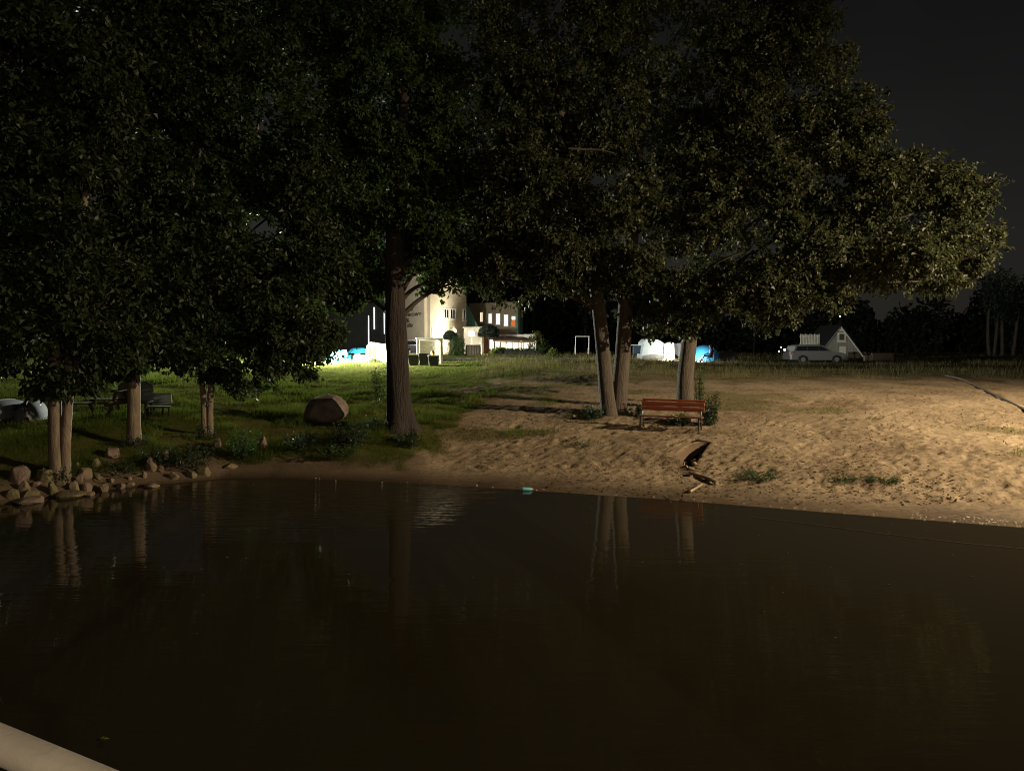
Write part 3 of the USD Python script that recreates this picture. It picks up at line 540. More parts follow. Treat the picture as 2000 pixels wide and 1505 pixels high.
# ------------------------------------------------------------------ stones
def stone(c, s, seed, sub=3, amp=.28, flat=0):
    m = trimesh.creation.icosphere(sub); v = np.array(m.vertices)
    n = meshkit.fbm(v * 1.15 + seed * 3.7, 3, seed)[:, None] - .5
    v = v * (1 + n * amp * 2.2)
    for k in range(11):   # flattened facets
        d = unit(np.random.default_rng(seed * 31 + k).normal(size=3)); o = v @ d; v = v - np.maximum(o - .66, 0)[:, None] * d * .9
    a = seed * 1.7; ca, sa = math.cos(a), math.sin(a); v = v * np.array(s); v = v @ np.array([[ca * .3 + .7, sa * .3, 0], [-sa * .3, ca * .3 + .7, 0], [0, 0, 1]])
    return v + np.array(c), np.array(m.faces)
ST = [ # u, v centre, width px, height px, material, label (None: shared)
 (30, 925, 44, 36, 'stone3', 'large pale rough stone with a layered face, upper left of the stone row'), (84, 930, 27, 34, 'stone2', 'upright olive oval stone left of the twin stems'), (44, 953, 32, 22, 'stone', 'tan stone below the pale rough one at the far left'),
 (18, 965, 44, 26, 'stone2', 'low stone at the left frame edge by the water'), (52, 968, 36, 20, 'stone2', 'olive stone tucked behind the lowest flat stone at the far left'), (50, 978, 52, 14, 'stone3', 'long flat stone lying lowest at the left waterline'), (98, 955, 36, 30, 'stone2', 'big rounded olive stone below the twin stems'),
 (140, 951, 30, 26, 'stone', 'tan stone on the waterline right of the twin stems'), (132, 967, 48, 12, 'stone2', 'low olive slab at the waterline right of the lowest flat stone'), (170, 951, 20, 20, 'stone3', 'small pinkish stone touching the left end of the flat-topped tan stone'), (197, 953, 40, 18, 'stone', 'wide flat-topped tan stone at the waterline'),
 (152, 934, 18, 20, 'stone3', 'pinkish stone right beside the foot of the twin stems'), (165, 922, 24, 24, 'stone', 'tan stone between the twin stems and the square yellowish stone'), (185, 905, 26, 20, 'stone2', 'square yellowish stone higher on the bank right of the twin stems'), (148, 907, 18, 12, 'stone3', 'small pinkish stone highest beside the right twin stem'),
 (234, 948, 19, 12, 'stone3', 'small pinkish stone at the waterline below the bare twig'), (251, 946, 16, 8, 'stone', 'small tan stone at the waterline right of the pinkish one below the twig'), (280, 927, 18, 17, 'stone3', 'round pinkish stone at the right end of the bare twig'), (290, 908, 36, 26, 'stone', 'large tan stone at the foot of the straight trunk'),
 (290, 949, 26, 7, 'stone', 'thin flat stone just clear of the water'), (338, 930, 22, 14, 'stone', 'pale domed stone mirrored in the water'), (252, 933, 14, 12, 'stone3', 'small pinkish stone under the middle of the bare twig'), (214, 884, 40, 22, 'stone3', 'big mauve stone half buried above the stone row'),
 (395, 920, 24, 20, 'stone2', 'olive stone at the water edge below the nettle patch'), (448, 911, 36, 12, 'stone', 'long flat stone by the bright green weeds'), (424, 866, 28, 20, 'stone3', 'grey stone below the two thin stems'), (372, 926, 20, 14, 'stone2', 'olive stone right of the pale domed stone at the water edge'), (320, 890, 24, 18, 'stone3', 'pinkish stone behind the large tan stone at the straight trunk'), (190, 930, 22, 14, 'stone2', 'olive stone at the left end of the bare twig'), (215, 938, 18, 12, 'stone', 'tan stone under the left half of the bare twig'), (118, 942, 18, 14, 'stone2', 'small olive stone just under the twin stem foot'),
 (70, 945, 16, 12, 'stone3', 'small pinkish stone between the pale rough and upright oval stones'), (-18, 972, 40, 24, 'stone', 'tan stone cut by the left picture edge'), (310, 915, 18, 12, 'stone', 'small tan stone right of the large tan stone at the straight trunk'), (350, 903, 22, 16, 'stone3', 'pinkish stone among the nettles above the pale domed stone'), (170, 965, 30, 9, 'stone', 'thin tan stone lying in the water below the flat-topped one'), (510, 868, 34, 30, 'stone3', 'dark grey stone in the shade under the low bush')]
for k, (u, v, w, h, mt, lab) in enumerate(ST):
    p = onground(u, v + h * .45); p[1] += px(w, p[1]) * .25; c = p + [0, 0, px(h, p[1]) * .28]
    obj('stone', stone(c, (px(w, p[1]) * .66, px(w, p[1]) * .56, px(h, p[1]) * .74), k + 3, amp=.38), M[mt], lab or 'plain rounded bank stone among the heap on the left shore', 'stone', 'bank stones at the left shore' if lab is None else None, smooth=40)
def boulder(c):
    m = trimesh.creation.icosphere(4); v = np.array(m.vertices); v = v * (1 + (meshkit.fbm(v * 1.3 + 4, 4, 8)[:, None] - .5) * .45)
    for d, h in (((-.25, -.35, .9), .62), ((.75, -.3, .55), .72), ((-.8, -.4, .3), .78), ((.1, -1, .1), .74)):
        d = unit(d); o = v @ d; v = v - np.maximum(o - h, 0)[:, None] * d * .85
    v = v * (1 + (meshkit.fbm(v * 5 + 9, 3, 18)[:, None] - .5) * .10); return v * [.66, .52, .50] + c, np.array(m.faces)
p = onground(630, 826); c = p + [0, .45, .36]
obj('boulder', boulder(c), M['boulder'], 'large reddish boulder with a sunken dark top facet on the grass', 'boulder', smooth=35)
peb = []
for k in range(150):
    u = R.uniform(1780, 2060) if k < 95 else R.uniform(560, 2000); v = np.interp(u, [a for a, b in SHORE_PX], [b for a, b in SHORE_PX]) - R.uniform(0, 9) * (1.4 if k < 95 else .6)
    p = onground(u, v); r = R.uniform(.006, .018); m = trimesh.creation.icosphere(0); peb.append((np.array(m.vertices) * [r * 1.4, r, r * .7] + p + [0, 0, r * .3], np.array(m.faces)))
M['glitter_pebble'] = mat('pale_glitter_pebble', (.30, .28, .24), .25, scale=20, col2=(.75, .72, .66))  # pale gloss put in for the glitter on the wet shoreline
obj('pebbles', cat(peb), M['glitter_pebble'], 'pale wet pebbles standing in for the glitter along the waterline', 'pebbles', kind='stuff')

# ------------------------------------------------------------------ bench
bl, br_ = onground(1250, 840), onground(1366, 846); ax = unit((br_ - bl) * [1, 1, 0]); ay = np.array([-ax[1], ax[0], 0]); b0 = (bl + br_) / 2
bt = Thing('park_bench', 'orange slatted park bench with black iron legs facing the water', 'bench', b0)
L2 = np.linalg.norm(br_ - bl) / 2 + .06
def bp(a, d, z): return b0 + ax * a + ay * d + np.array([0, 0, z])
for z, d in ((.60, .42), (.735, .455)):
    v, f = rbox((0, 0, 0), (2 * L2, .032, .118), .01); Rm = np.stack([ax, ay, [0, 0, 1]], 1); bt.part('backrest_plank', (v @ Rm.T + bp(0, d, z), f), M['orange_wood'], smooth=30)
v, f = rbox((0, 0, 0), (2 * L2, .032, .06), .01); bt.part('backrest_plank', (v @ Rm.T + bp(.02, .475, .838), f), M['orange_wood'], smooth=30)
for k in range(4):
    v, f = rbox((0, 0, 0), (2 * L2, .088, .034), .01); bt.part('seat_plank', (v @ Rm.T + bp(0, .0 + k * .105, .415 - k * .006), f), M['red_wood'], smooth=30)
for a in (-L2 + .06, L2 - .08):
    fr = [tube(spline([bp(a, -.02, -.06), bp(a, .0, .2), bp(a, -.01, .395)], 8), .021, 8), tube(spline([bp(a, .52, -.06), bp(a, .42, .2), bp(a, .38, .40), bp(a, .445, .62), bp(a, .50, .88)], 14), .021, 8), tube([bp(a, -.02, .385), bp(a, .40, .375)], .018, 8), tube([bp(a, .0, .14), bp(a, .46, .14)], .012, 6), box(bp(a, -.02, .0), (.07, .07, .025))]
    bt.part('leg', cat(fr), M['iron'], smooth=40)
lf = bp(.26, .0, .44)
v, f = leaves(np.array([lf, lf + [.03, 0, .01], lf + [-.03, 0, 0]]), np.array([[.5, -.4, .9], [1, -.3, .3], [-1, -.4, .4]]), np.array([[.2, -1, .3]] * 3), .13, .10)
obj('fallen_leaf', (v, f), M['leaf_yellow'], 'yellow-green leaf cluster lying on the bench seat', 'leaf')
p = onground(1122, 815); obj('litter', rbox(p + [0, 0, .04], (.09, .06, .07), .02, .5), M['white'], 'white crumpled litter on the sand left of the twin trunk bush', 'litter', smooth=40)
p = at_z(1030, 955, .03); bb = Thing('plastic_bottle', 'pale cyan plastic bottle lying at the waterline', 'bottle', p)
bb.part('body', tube([p + [-.12, 0, .0], p + [-.10, 0, 0], p + [.06, .0, 0], p + [.10, 0, 0]], [.02, .042, .042, .018], 12), M['cyan_plastic'], smooth=40); bb.part('cap', tube([p + [.10, 0, 0], p + [.13, 0, 0]], .018, 10), M['white'], smooth=40)
p = at_z(201, 1443, .004); obj('floating_leaf', leaves(np.array([p, p + [.01, .01, 0]]), np.array([[1, .2, .1], [-1, .3, .12]]), np.array([[0, 0, 1.0]] * 2), .05, .03), M['leaf_yellow'], 'tiny pale leaf floating on the dark water', 'leaf')

# black sheet put in as the gully shade, flat stone and driftwood
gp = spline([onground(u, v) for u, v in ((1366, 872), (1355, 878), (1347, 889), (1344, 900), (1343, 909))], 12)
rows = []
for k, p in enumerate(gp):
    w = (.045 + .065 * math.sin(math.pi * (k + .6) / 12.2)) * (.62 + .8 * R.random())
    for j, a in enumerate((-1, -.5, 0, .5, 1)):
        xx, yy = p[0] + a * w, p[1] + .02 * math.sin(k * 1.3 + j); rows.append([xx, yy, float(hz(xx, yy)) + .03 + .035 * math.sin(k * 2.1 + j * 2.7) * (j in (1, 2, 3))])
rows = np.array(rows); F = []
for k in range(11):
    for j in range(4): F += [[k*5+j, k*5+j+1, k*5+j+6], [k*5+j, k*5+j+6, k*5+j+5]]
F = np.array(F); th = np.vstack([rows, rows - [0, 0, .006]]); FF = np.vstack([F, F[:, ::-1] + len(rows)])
obj('gully_shade_sheet', (th, FF), M['sheet'], 'added black sheet standing in for the shade inside the washed-out gully', 'shade sheet', smooth=40)  # dark sheet stands in for the shade within the hollow
p = onground(1372, 862); obj('stone', stone(p + [.02, .03, .03], (.22, .12, .05), 55, 3), M['stone3'], 'flat stone capping the top of the dark gully', 'stone', smooth=40)
for k, (u, v) in enumerate(((1338, 888), (1336, 902), (1349, 916), (1359, 892), (1368, 879), (1341, 911), (1356, 905))):
    q = onground(u, v); q[2] = float(hz(q[0], q[1])); r_ = R.uniform(.05, .10); obj('soil_clod', stone(q + [0, 0, r_ * .3], (r_ * 1.3, r_, r_ * .7), 60 + k, 2, .3), M['driftwood'], ['clod of soil on the left lip of the dark gully', 'lower clod on the left lip of the dark gully', 'clod at the mouth of the dark gully', 'clod on the right lip of the dark gully', 'clod at the upper right of the dark gully', 'clod at the lower left of the dark gully', 'clod at the lower right of the dark gully'][k], 'clod', smooth=40)
def lay(pts, r, lift=.02): return [np.array([*q[:2], float(hz(q[0], q[1])) + lift]) for q in (onground(u, v) for u, v in pts)]
obj('driftwood', tube(spline(lay([(1346, 927), (1366, 932), (1384, 938), (1401, 946)], 0, .04), 14), np.linspace(.03, .045, 14), 7), M['driftwood'], 'dark straight branch sloping down from the gully mouth', 'driftwood', smooth=40)
obj('driftwood', tube(spline(lay([(1371, 950), (1358, 957), (1347, 964)], 0, .04), 10), np.linspace(.018, .03, 10), 7), M['driftwood'], 'short pale stick on the mud below the dark branch', 'driftwood', smooth=40)
obj('driftwood', tube(spline([at(196, 928, 15.6), at(225, 932, 15.5), at(250, 930, 15.5), at(272, 926, 15.6)], 14), .012, 6), M['bark_pale'], 'bare pale twig bridging two stones on the left bank', 'twig', smooth=40)
obj('dark_sand_line', tube(spline(lay([(1846, 735), (1868, 740), (1900, 751), (1935, 768), (1965, 783), (2000, 801), (2060, 832)], 0, .03), 60), .032, 8), M['dark_wood'], 'thin dark tube running down the lit sand at the right', 'dark_sand_line', smooth=40)  # thin dark tube laid along the dark line on the sand
obj('dark_water_line', tube(spline([at_z(u, v, .004) for u, v in ((1470, 1010), (1600, 1026), (1740, 1044), (1880, 1060), (2010, 1073), (2100, 1084))], 50), .007, 6), M['dark_wood'], 'thin dark tube floating along the shore water', 'dark_water_line', smooth=40)  # thin dark tube at water level along the shore

# ------------------------------------------------------------------ railing of the pier under the camera
ra, rb = at(-330, 1312, 1.46), at(560, 1690, 1.02)
rt = Thing('pier_railing', 'white painted tubular railing of the pier in the bottom left corner', 'railing', (ra + rb) / 2 * [1, 1, 0])
rt.part('handrail', tube(np.linspace(ra, rb, 30), .0305, 28), M['rail'], smooth=40)
for t in (-.02, .43, .98):
    q = ra + (rb - ra) * t if t > .3 and t < .5 else ra + (rb - ra) * t
    if t == .43: continue
    rt.part('post', tube([q * [1, 1, 0] + [0, 0, 1.45], q], .026, 20), M['rail'], smooth=40)
q = ra + (rb - ra) * .366
rt.part('bracket', cat([tube([q + [-.005, -.012, -.012], q + [-.03, -.04, -.10]], .02, 12), box(q + [-.006, -.02, -.028], (.035, .02, .03), .4)]), M['rust'], smooth=40)
mid = ra * [1, 1, 0]; mid2 = rb * [1, 1, 0]; dd = unit(mid2 - mid); nn_ = np.array([dd[1], -dd[0], 0])
dk = Thing('pier', 'timber pier deck beneath the viewer', 'pier', (0, -1, 1.3))
for k in range(9):
    c = mid + nn_ * (.02 + .15 * k - .05); dk.part('plank', bar(c - dd * 2 + [0, 0, 1.42], c + dd * 3 + [0, 0, 1.42], .14, .04), M['dark_wood'])
for t in (-.8, 2.2):
    c = mid + dd * t + nn_ * .7; dk.part('pile', tube([c + [0, 0, -2], c + [0, 0, 1.40]], .09, 12), M['dark_wood'], smooth=40)

# ------------------------------------------------------------------ lamps
def light_at(path, pos, aim, radius, intensity, color, cone=None):
    l = UsdLux.DiskLight.Define(stage, path); d = unit(np.array(aim, float) - pos); z = -d; x = unit(np.cross((0, 0, 1), z)); y = np.cross(z, x)
    m = Gf.Matrix4d(*x, 0, *y, 0, *z, 0, *pos, 1); l.AddTransformOp().Set(m)
    l.CreateRadiusAttr(radius); l.CreateIntensityAttr(intensity); l.CreateColorAttr(Gf.Vec3f(*color)); l.CreateNormalizeAttr(True)
    return l
def bulb_at(path, pos, radius, intensity, color):
    l = UsdLux.SphereLight.Define(stage, path); l.AddTranslateOp().Set(Gf.Vec3d(*pos)); l.CreateRadiusAttr(radius); l.CreateIntensityAttr(intensity); l.CreateColorAttr(Gf.Vec3f(*color)); l.CreateNormalizeAttr(True); return l
def spot_at(path, pos, aim, radius, intensity, color, half, soft=1.0):
    l = UsdLux.SphereLight.Define(stage, path); d = unit(np.array(aim, float) - pos); z = -d; x = unit(np.cross((0, 0, 1), z)); y = np.cross(z, x)
    l.AddTransformOp().Set(Gf.Matrix4d(*x, 0, *y, 0, *z, 0, *pos, 1)); l.CreateRadiusAttr(radius); l.CreateIntensityAttr(intensity); l.CreateColorAttr(Gf.Vec3f(*color)); l.CreateNormalizeAttr(True)
    sh = UsdLux.ShapingAPI.Apply(l.GetPrim()); sh.CreateShapingConeAngleAttr(half); sh.CreateShapingConeSoftnessAttr(soft); return l
lp = Thing('beach_floodlight', 'warm floodlight on a tall steel mast at the right end of the shore', 'floodlight', (22.4, 11.4, 0))
lp.part('pole', tube([(22.4, 11.4, -2.5), (22.4, 11.4, 8.3)], [.10, .06], 14), M['metal'], smooth=40)
aimd = unit(LAMP_AIM - LAMP_POS); hd = LAMP_POS - aimd * .16
lp.part('arm', tube([(22.4, 11.4, 8.1), hd - aimd * .1], .03, 8), M['metal'], smooth=40)
lp.part('lamp_head', tube([hd - aimd * .12, hd - aimd * .1, hd, hd + aimd * .05], [.10, .16, .2, .22], 20), M['metal'], smooth=40)
lp.part('lens', tube([hd + aimd * .055, hd + aimd * .065], .19, 20), M['lamp_warm'], smooth=40)
spot_at(lp.path + '/beam', LAMP_POS + aimd * .05 - lp.o, LAMP_AIM - lp.o, .12, LAMP_POWER * 16000.0, (1.0, .785, .49), 62)
pp_ = np.array([4.0, -5.0, 5.2]); pl_ = Thing('pier_lamp', 'pier lamp with a warm globe behind the viewer', 'lamp', pp_ * [1, 1, 0])
pl_.part('pole', tube([pp_ * [1, 1, 0] + [0, 0, -2], pp_ - [0, 0, .1]], .05, 12), M['metal'], smooth=40); pl_.part('globe', tube([pp_ - [0, 0, .12], pp_ - [0, 0, .08], pp_ + [0, 0, .06], pp_ + [0, 0, .1]], [.05, .11, .11, .05], 16), M['lamp_small'], smooth=40)
bulb_at(pl_.path + '/light', np.array([-.1, .25, 5.2]), .12, PIER_POWER * 16000.0, (1.0, .76, .48))

FA = at(608, 646, 46.0); FB = at(921, 651, 74.3)
fa = Thing('floodlight', 'white floodlight on a mast glaring through the leaves left of the big trunk', 'floodlight', (FA[0], FA[1] + .3, H(FA[0], FA[1])))
fa.part('mast', tube([(FA[0], FA[1] + .3, H(FA[0], FA[1]) - .2), (FA[0], FA[1] + .3, FA[2] + .2)], .05, 10), M['metal'], smooth=40)
fa.part('housing', rbox(FA + [0, .12, 0], (.42, .12, .32), .03), M['metal'], smooth=40); fa.part('lens', rbox(FA + [0, .05, 0], (.36, .03, .26), .01), M['lamp_white'])
fa.part('hood', rbox(FA + [0, -.25, .20], (1.2, 1.1, .03), .01), M['metal'])  # plate added above the lamp to keep its light off the tree tops
bulb_at(fa.path + '/light', FA + [0, -.2, .05] - fa.o, .14, FLOOD_A * 1600.0, (.98, 1.0, .84))
FC = at(755, 632, 63.0)
fc_ = Thing('floodlight', 'floodlight on a mast hidden behind the big trunk that lights the lettered wall', 'floodlight', (FC[0], FC[1], H(FC[0], FC[1])))
fc_.part('mast', tube([(FC[0], FC[1], H(FC[0], FC[1]) - .2), FC - [0, 0, .12]], .05, 10), M['metal'], smooth=40); fc_.part('lens', rbox(FC, (.2, .2, .2), .06), M['lamp_white'], smooth=40)
bulb_at(fc_.path + '/light', FC + [0, .2, .15] - fc_.o, .12, FLOOD_C * 1800.0, (1.0, .93, .78))
fb = Thing('floodlight', 'blinding white floodlight on a post beside the cream house wall', 'floodlight', (FB[0], FB[1] + .3, H(FB[0], FB[1])))
fb.part('mast', tube([(FB[0], FB[1] + .3, H(FB[0], FB[1]) - .2), (FB[0], FB[1] + .3, FB[2] + .2)], .05, 10), M['metal'], smooth=40)
fb.part('housing', rbox(FB + [0, .12, 0], (.6, .12, .5), .03), M['metal'], smooth=40); fb.part('lens', tube([FB + [0, .06, 0], FB + [0, .03, 0]], .30, 20), M['lamp_white'], smooth=40)
bulb_at(fb.path + '/light', FB + [0, -.15, 0] - fb.o, .15, FLOOD_B * 4000.0, (1.0, .95, .80))

# ------------------------------------------------------------------ the house
class Facade:
    def __init__(self, ua, Ya, ub, Yb):
        a, b = at(ua, 690, Ya), at(ub, 690, Yb); self.a = np.array([a[0], a[1]]); d = np.array([b[0], b[1]]) - self.a; self.len = np.linalg.norm(d); self.t = d / self.len; self.n = np.array([self.t[1], -self.t[0]])
        if self.n @ -self.a < 0: self.n = -self.n
        self.z0 = float(H(*((self.a + b[:2]) / 2))) - .1
    def pix(self, u, v):
        d = ray(u, v); k = ((self.a - EYE[:2]) @ self.n) / (d[:2] @ self.n); p = EYE + d * k; return (p[:2] - self.a) @ self.t, p[2]
    def P(self, s, z, d=0.0): q = self.a + self.t * s + self.n * d; return np.array([q[0], q[1], z])
    def boxs(self, s0, s1, z0, z1, d0, d1):
        v = np.array([self.P(s, z, d) for z in (z0, z1) for s, d in ((s0, d0), (s1, d0), (s1, d1), (s0, d1))]); return v, BOXF
    def box(self, u0, v0, u1, v1, d0, d1, zmin=None):
        (s0, za), (s1, zb) = self.pix(u0, v0), self.pix(u1, v1); return self.boxs(min(s0, s1), max(s0, s1), max(min(za, zb), -9), max(za, zb), d0, d1)
def window(t, fc, u0, v0, u1, v1, pane, mull=1, w=.09, frame='white', sill=True):
    (s0, za), (s1, zb) = fc.pix(u0, v0), fc.pix(u1, v1); s0, s1 = sorted((s0, s1)); za, zb = sorted((za, zb))
    fr = [fc.boxs(s0 - w, s0, za - w, zb + w, .0, .07), fc.boxs(s1, s1 + w, za - w, zb + w, .0, .07), fc.boxs(s0, s1, zb, zb + w, .0, .07), fc.boxs(s0, s1, za - w, za, .0, .07)]
    for k in range(1, mull + 1): c = s0 + (s1 - s0) * k / (mull + 1); fr.append(fc.boxs(c - .03, c + .03, za, zb, .005, .06))
    p = t.part('window', cat(fr), M[frame]); t.part('pane', fc.boxs(s0, s1, za, zb, .003, .03), pane, p)
    if sill: t.part('sill', fc.boxs(s0 - w - .05, s1 + w + .05, za - w - .06, za - w, .0, .16), M['white'], p)
    return p
hA = at(835, 690, 72.0)
ho = Thing('guest_house', 'two-storey cream guest house with lettering on its side wall', 'house', (hA[0], hA[1], float(H(hA[0], hA[1]))))
FL = Facade(752, 80.0, 835, 72.0); FR = Facade(835, 72.0, 911, 80.0)
TOP = 10.2
def thick(fc, s0, s1, z0, z1, d=.35): return fc.boxs(s0, s1, z0, z1, -d, 0.0)
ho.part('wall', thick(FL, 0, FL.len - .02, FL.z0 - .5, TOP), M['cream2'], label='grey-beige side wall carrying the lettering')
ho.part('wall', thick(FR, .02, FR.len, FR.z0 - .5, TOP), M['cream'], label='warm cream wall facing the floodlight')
ho.part('plinth', FR.boxs(.05, FR.len, FR.z0 - .5, FR.z0 + .45, .0, .06), M['cream2'])
ho.part('cornice', cat([FL.boxs(-.1, FL.len + .25, TOP, TOP + .25, -.4, .25), FR.boxs(-.25, FR.len + .1, TOP + .004, TOP + .254, -.4, .25)]), M['white'])
c4 = [FL.P(0, TOP + .25), FL.P(FL.len, TOP + .25), FR.P(FR.len, TOP + .25), FL.P(0, TOP + .25) + FR.P(FR.len, TOP + .25) - FL.P(FL.len, TOP + .25)]; c4[3][2] = TOP + .25
ap = sum(c4) / 4 + [0, 0, 3.0]
ho.part('roof', (np.array(c4 + [ap]), np.array([[0, 1, 4], [1, 2, 4], [2, 3, 4], [3, 0, 4], [0, 2, 1], [0, 3, 2]])), M['roof'])
window(ho, FR, 867, 604, 875.5, 621, M['pane'], 1, .12); window(ho, FR, 879.5, 604, 888, 622, M['pane'], 1, .12); window(ho, FR, 904.5, 605, 908.5, 624, M['pane'], 0, .1)
window(ho, FR, 844, 640, 848, 657, M['win_lit'], 0, .08); window(ho, FR, 850, 641, 853.5, 657, M['win_warm'], 0, .08)
dr = ho.part('door', FR.box(843, 658.5, 855, 684, .0, .06), M['slat']); s_, z_ = FR.pix(853.5, 671); ho.part('handle', FR.boxs(s_ - .05, s_ + .08, z_ - .04, z_ + .04, .06, .12), M['metal'], dr)
window(ho, FL, 793, 668, 806, 680, M['pane'], 1, .1, 'cream2', False)
def letters(fc, t, uv, txt, hpx, bold=False, ital=0.0, wpx=20):
    s, z = fc.pix(*uv); hgt = px(hpx, 74); m = meshkit.text_mesh(txt, hgt, .03, bold); v = np.array(m.vertices); w = np.ptp(v[:, 0]); v[:, 0] -= v[:, 0].min() + w / 2
    v[:, 0] *= abs(fc.pix(uv[0] + wpx / 2, uv[1])[0] - fc.pix(uv[0] - wpx / 2, uv[1])[0]) / w; v[:, 0] += v[:, 1] * ital * 2
    V3 = np.array([fc.P(s + a, z + b, .02 + c) for a, b, c in v]); f = np.array(m.faces)
    t.part('lettering', (V3, f), M['letter'])
letters(FL, ho, (789, 608.5), 'OŚRODEK', 5.8, True, wpx=38); letters(FL, ho, (789, 618.5), 'WYPOCZYNKOWY', 6.0, True, wpx=66)
letters(FL, ho, (795.5, 629), '&', 8, True, .25, wpx=8); letters(FL, ho, (798, 638.5), 'Toba', 8, True, .25, wpx=15)
wl = ho.part('wall_lamp', rbox(FR.P(*FR.pix(886, 646), .15), (.25, .25, .4), .05), M['lamp_small'], smooth=40)
# dark annex on the left
an = Thing('annex', 'dark grey-green annex with two vertical light strips left of the trunk', 'building', (*at(700, 690, 86.0)[:2], 2.2))
FD = Facade(640, 88.0, 762, 84.0)
an.part('wall', thick(FD, 0, FD.len, FD.z0 - .5, 8.9), M['dark_wall']); an.part('roof', FD.boxs(-.4, FD.len + .3, 8.9, 9.15, -7, .5), M['roof'])
an.part('light_strip', FD.box(730.4, 600, 732.6, 643, .01, .10), M['strip']); an.part('light_strip', FD.box(750.4, 604, 752.4, 652, .01, .10), M['strip'])
for z in (4.3, 5.7, 7.1): an.part('cladding_joint', FD.boxs(.2, FD.len - .1, z, z + .05, .0, .03), M['dark_wall'])
# right wing with the terrace
wg = Thing('terrace_wing', 'brown upper wing with lit windows above a bright terrace', 'building', (*at(980, 690, 84.0)[:2], 2.2))
FW = Facade(936, 86.0, 1011, 83.0)
s1_, zt = FW.pix(1011, 609); _, zb_ = FW.pix(980, 657)
wg.part('wall', FW.boxs(-1.5, FW.len, zb_, zt + 1.2, -.4, 0), M['brown_wall'])
wg.part('side_wall', Facade(1011.2, 83.0, 1021, 86.5).boxs(0, Facade(1011.2, 83.0, 1021, 86.5).len, 2, zt + .2, -.3, 0), M['teal'], label='teal side wall at the right end')
wg.part('gable_panel', poly_extrude([(0, 0), (1.75, 0), (0, 3.6)], .1, np.array([[1, 0, 0, at(911.5, 652, 82.5)[0]], [0, 0, -1, 82.5], [0, 1, 0, at(911.5, 652, 82.5)[2]], [0, 0, 0, 1]])), M['teal'], label='sloping teal panel beside the cream house')
for (u0, v0, u1, v1, mm) in [(938.5, 610, 943, 628, 'win_warm'), (955, 613, 960.5, 631, 'win_lit'), (969.5, 613, 977, 633, 'win_lit'), (985, 615, 992.5, 636, 'win_lit')]: window(wg, FW, u0, v0, u1, v1, M[mm], 1, .07)
window(wg, FW, 1000, 618, 1007, 624, M['win_lit'], 0, .07, sill=False); window(wg, FW, 1000, 625.4, 1007, 636, M['orange_curtain'], 0, .05)
TR = at(1008, 662, 78.0)
A_, B_, C_, D_ = at(966, 655, 82.0), at(1018, 656, 82.0), at(1049, 667, 76.0), at(962, 664.5, 76.0); q = np.array([A_, B_, C_, D_]); q = np.vstack([q, q - [0, 0, .15]])
wg.part('terrace_roof', (q, np.array([[0,2,1],[0,3,2],[4,5,6],[4,6,7],[0,1,5],[0,5,4],[1,2,6],[1,6,5],[2,3,7],[2,7,6],[3,0,4],[3,4,7]])), M['roof'])
FT = Facade(930, 82.6, 1046, 80.5)
wg.part('terrace_wall', FT.box(925, 653, 1046, 692, -.3, 0), M['white'], label='white rear wall of the terrace')
for k in range(9):
    u = 944 + k * 11.5; window(wg, FT, u, 663, u + 9.6, 681, M['win_lit' if k % 3 else 'win_warm'], 0, .1, 'slat')
for u in (960, 990, 1018, 1046): p = at(u, 690, 76.2); wg.part('terrace_post', tube([(p[0], p[1], 2.0), (p[0], p[1], at(u, 665, 76.2)[2])], .07, 8), M['white'])
wg.part('brick_pillar', rbox((*at(948, 690, 79)[:2], 3.0), (.75, .4, 2.2), .02), M['brick'])
an2 = Thing('white_shed', 'low white wall bleached by the floodlight beside it', 'building', (*at(925, 690, 76.0)[:2], 2.2))
FS = Facade(908, 77.0, 940, 75.5); an2.part('wall', FS.box(906, 640, 941, 692, -.3, 0), M['white']); an2.part('coping', FS.box(905, 638.5, 942, 640, -.4, .1), M['slat'])
p = at(924, 690, 68.0); gz_ = float(H(p[0], p[1]))
hb = Thing('bin_store', 'brown timber bin enclosure in front of the white shed', 'enclosure', (p[0], p[1], gz_))
for k in range(9): hb.part('board', rbox((p[0] - .62 + k * .155, p[1], gz_ + .5), (.145, .04, 1.05), .008), M['dark_wood'], smooth=30)
hb.part('board', rbox((p[0] + .68, p[1] + .5, gz_ + .5), (.04, 1.0, 1.05), .01), M['dark_wood'], smooth=30)
def ballTree(name, label, u, vtop, vmid, Y, rpx, mat_):
    b = at(u, 690, Y); b[2] = float(H(b[0], b[1])); c = at(u, vmid, Y); t = Thing(name, label, 'tree', b); r = px(rpx, Y)
    t.part('trunk', tube([b - [0, 0, .1], (b + c) / 2, c], .07, 8), M['bark'], smooth=True)
    n = 2600; d = rdir(n); d[:, 2] = np.where(d[:, 2] < -.35, -.35 * R.random(n), d[:, 2]); P = c + d * (R.random(n) ** .15)[:, None] * [r, r, r * .85]
    t.part('crown', leaves(P, rdir(n) + d * .5, d + rdir(n) * .4, .16, .12), mat_)
ballTree('round_tree', 'small clipped round tree in front of the cream house', 880, 650, 658, 67.0, 13, M['leaf_far'])
ballTree('round_tree', 'larger clipped mushroom-shaped tree before the bright terrace', 955, 636, 651, 68.0, 20, M['leaf_far'])
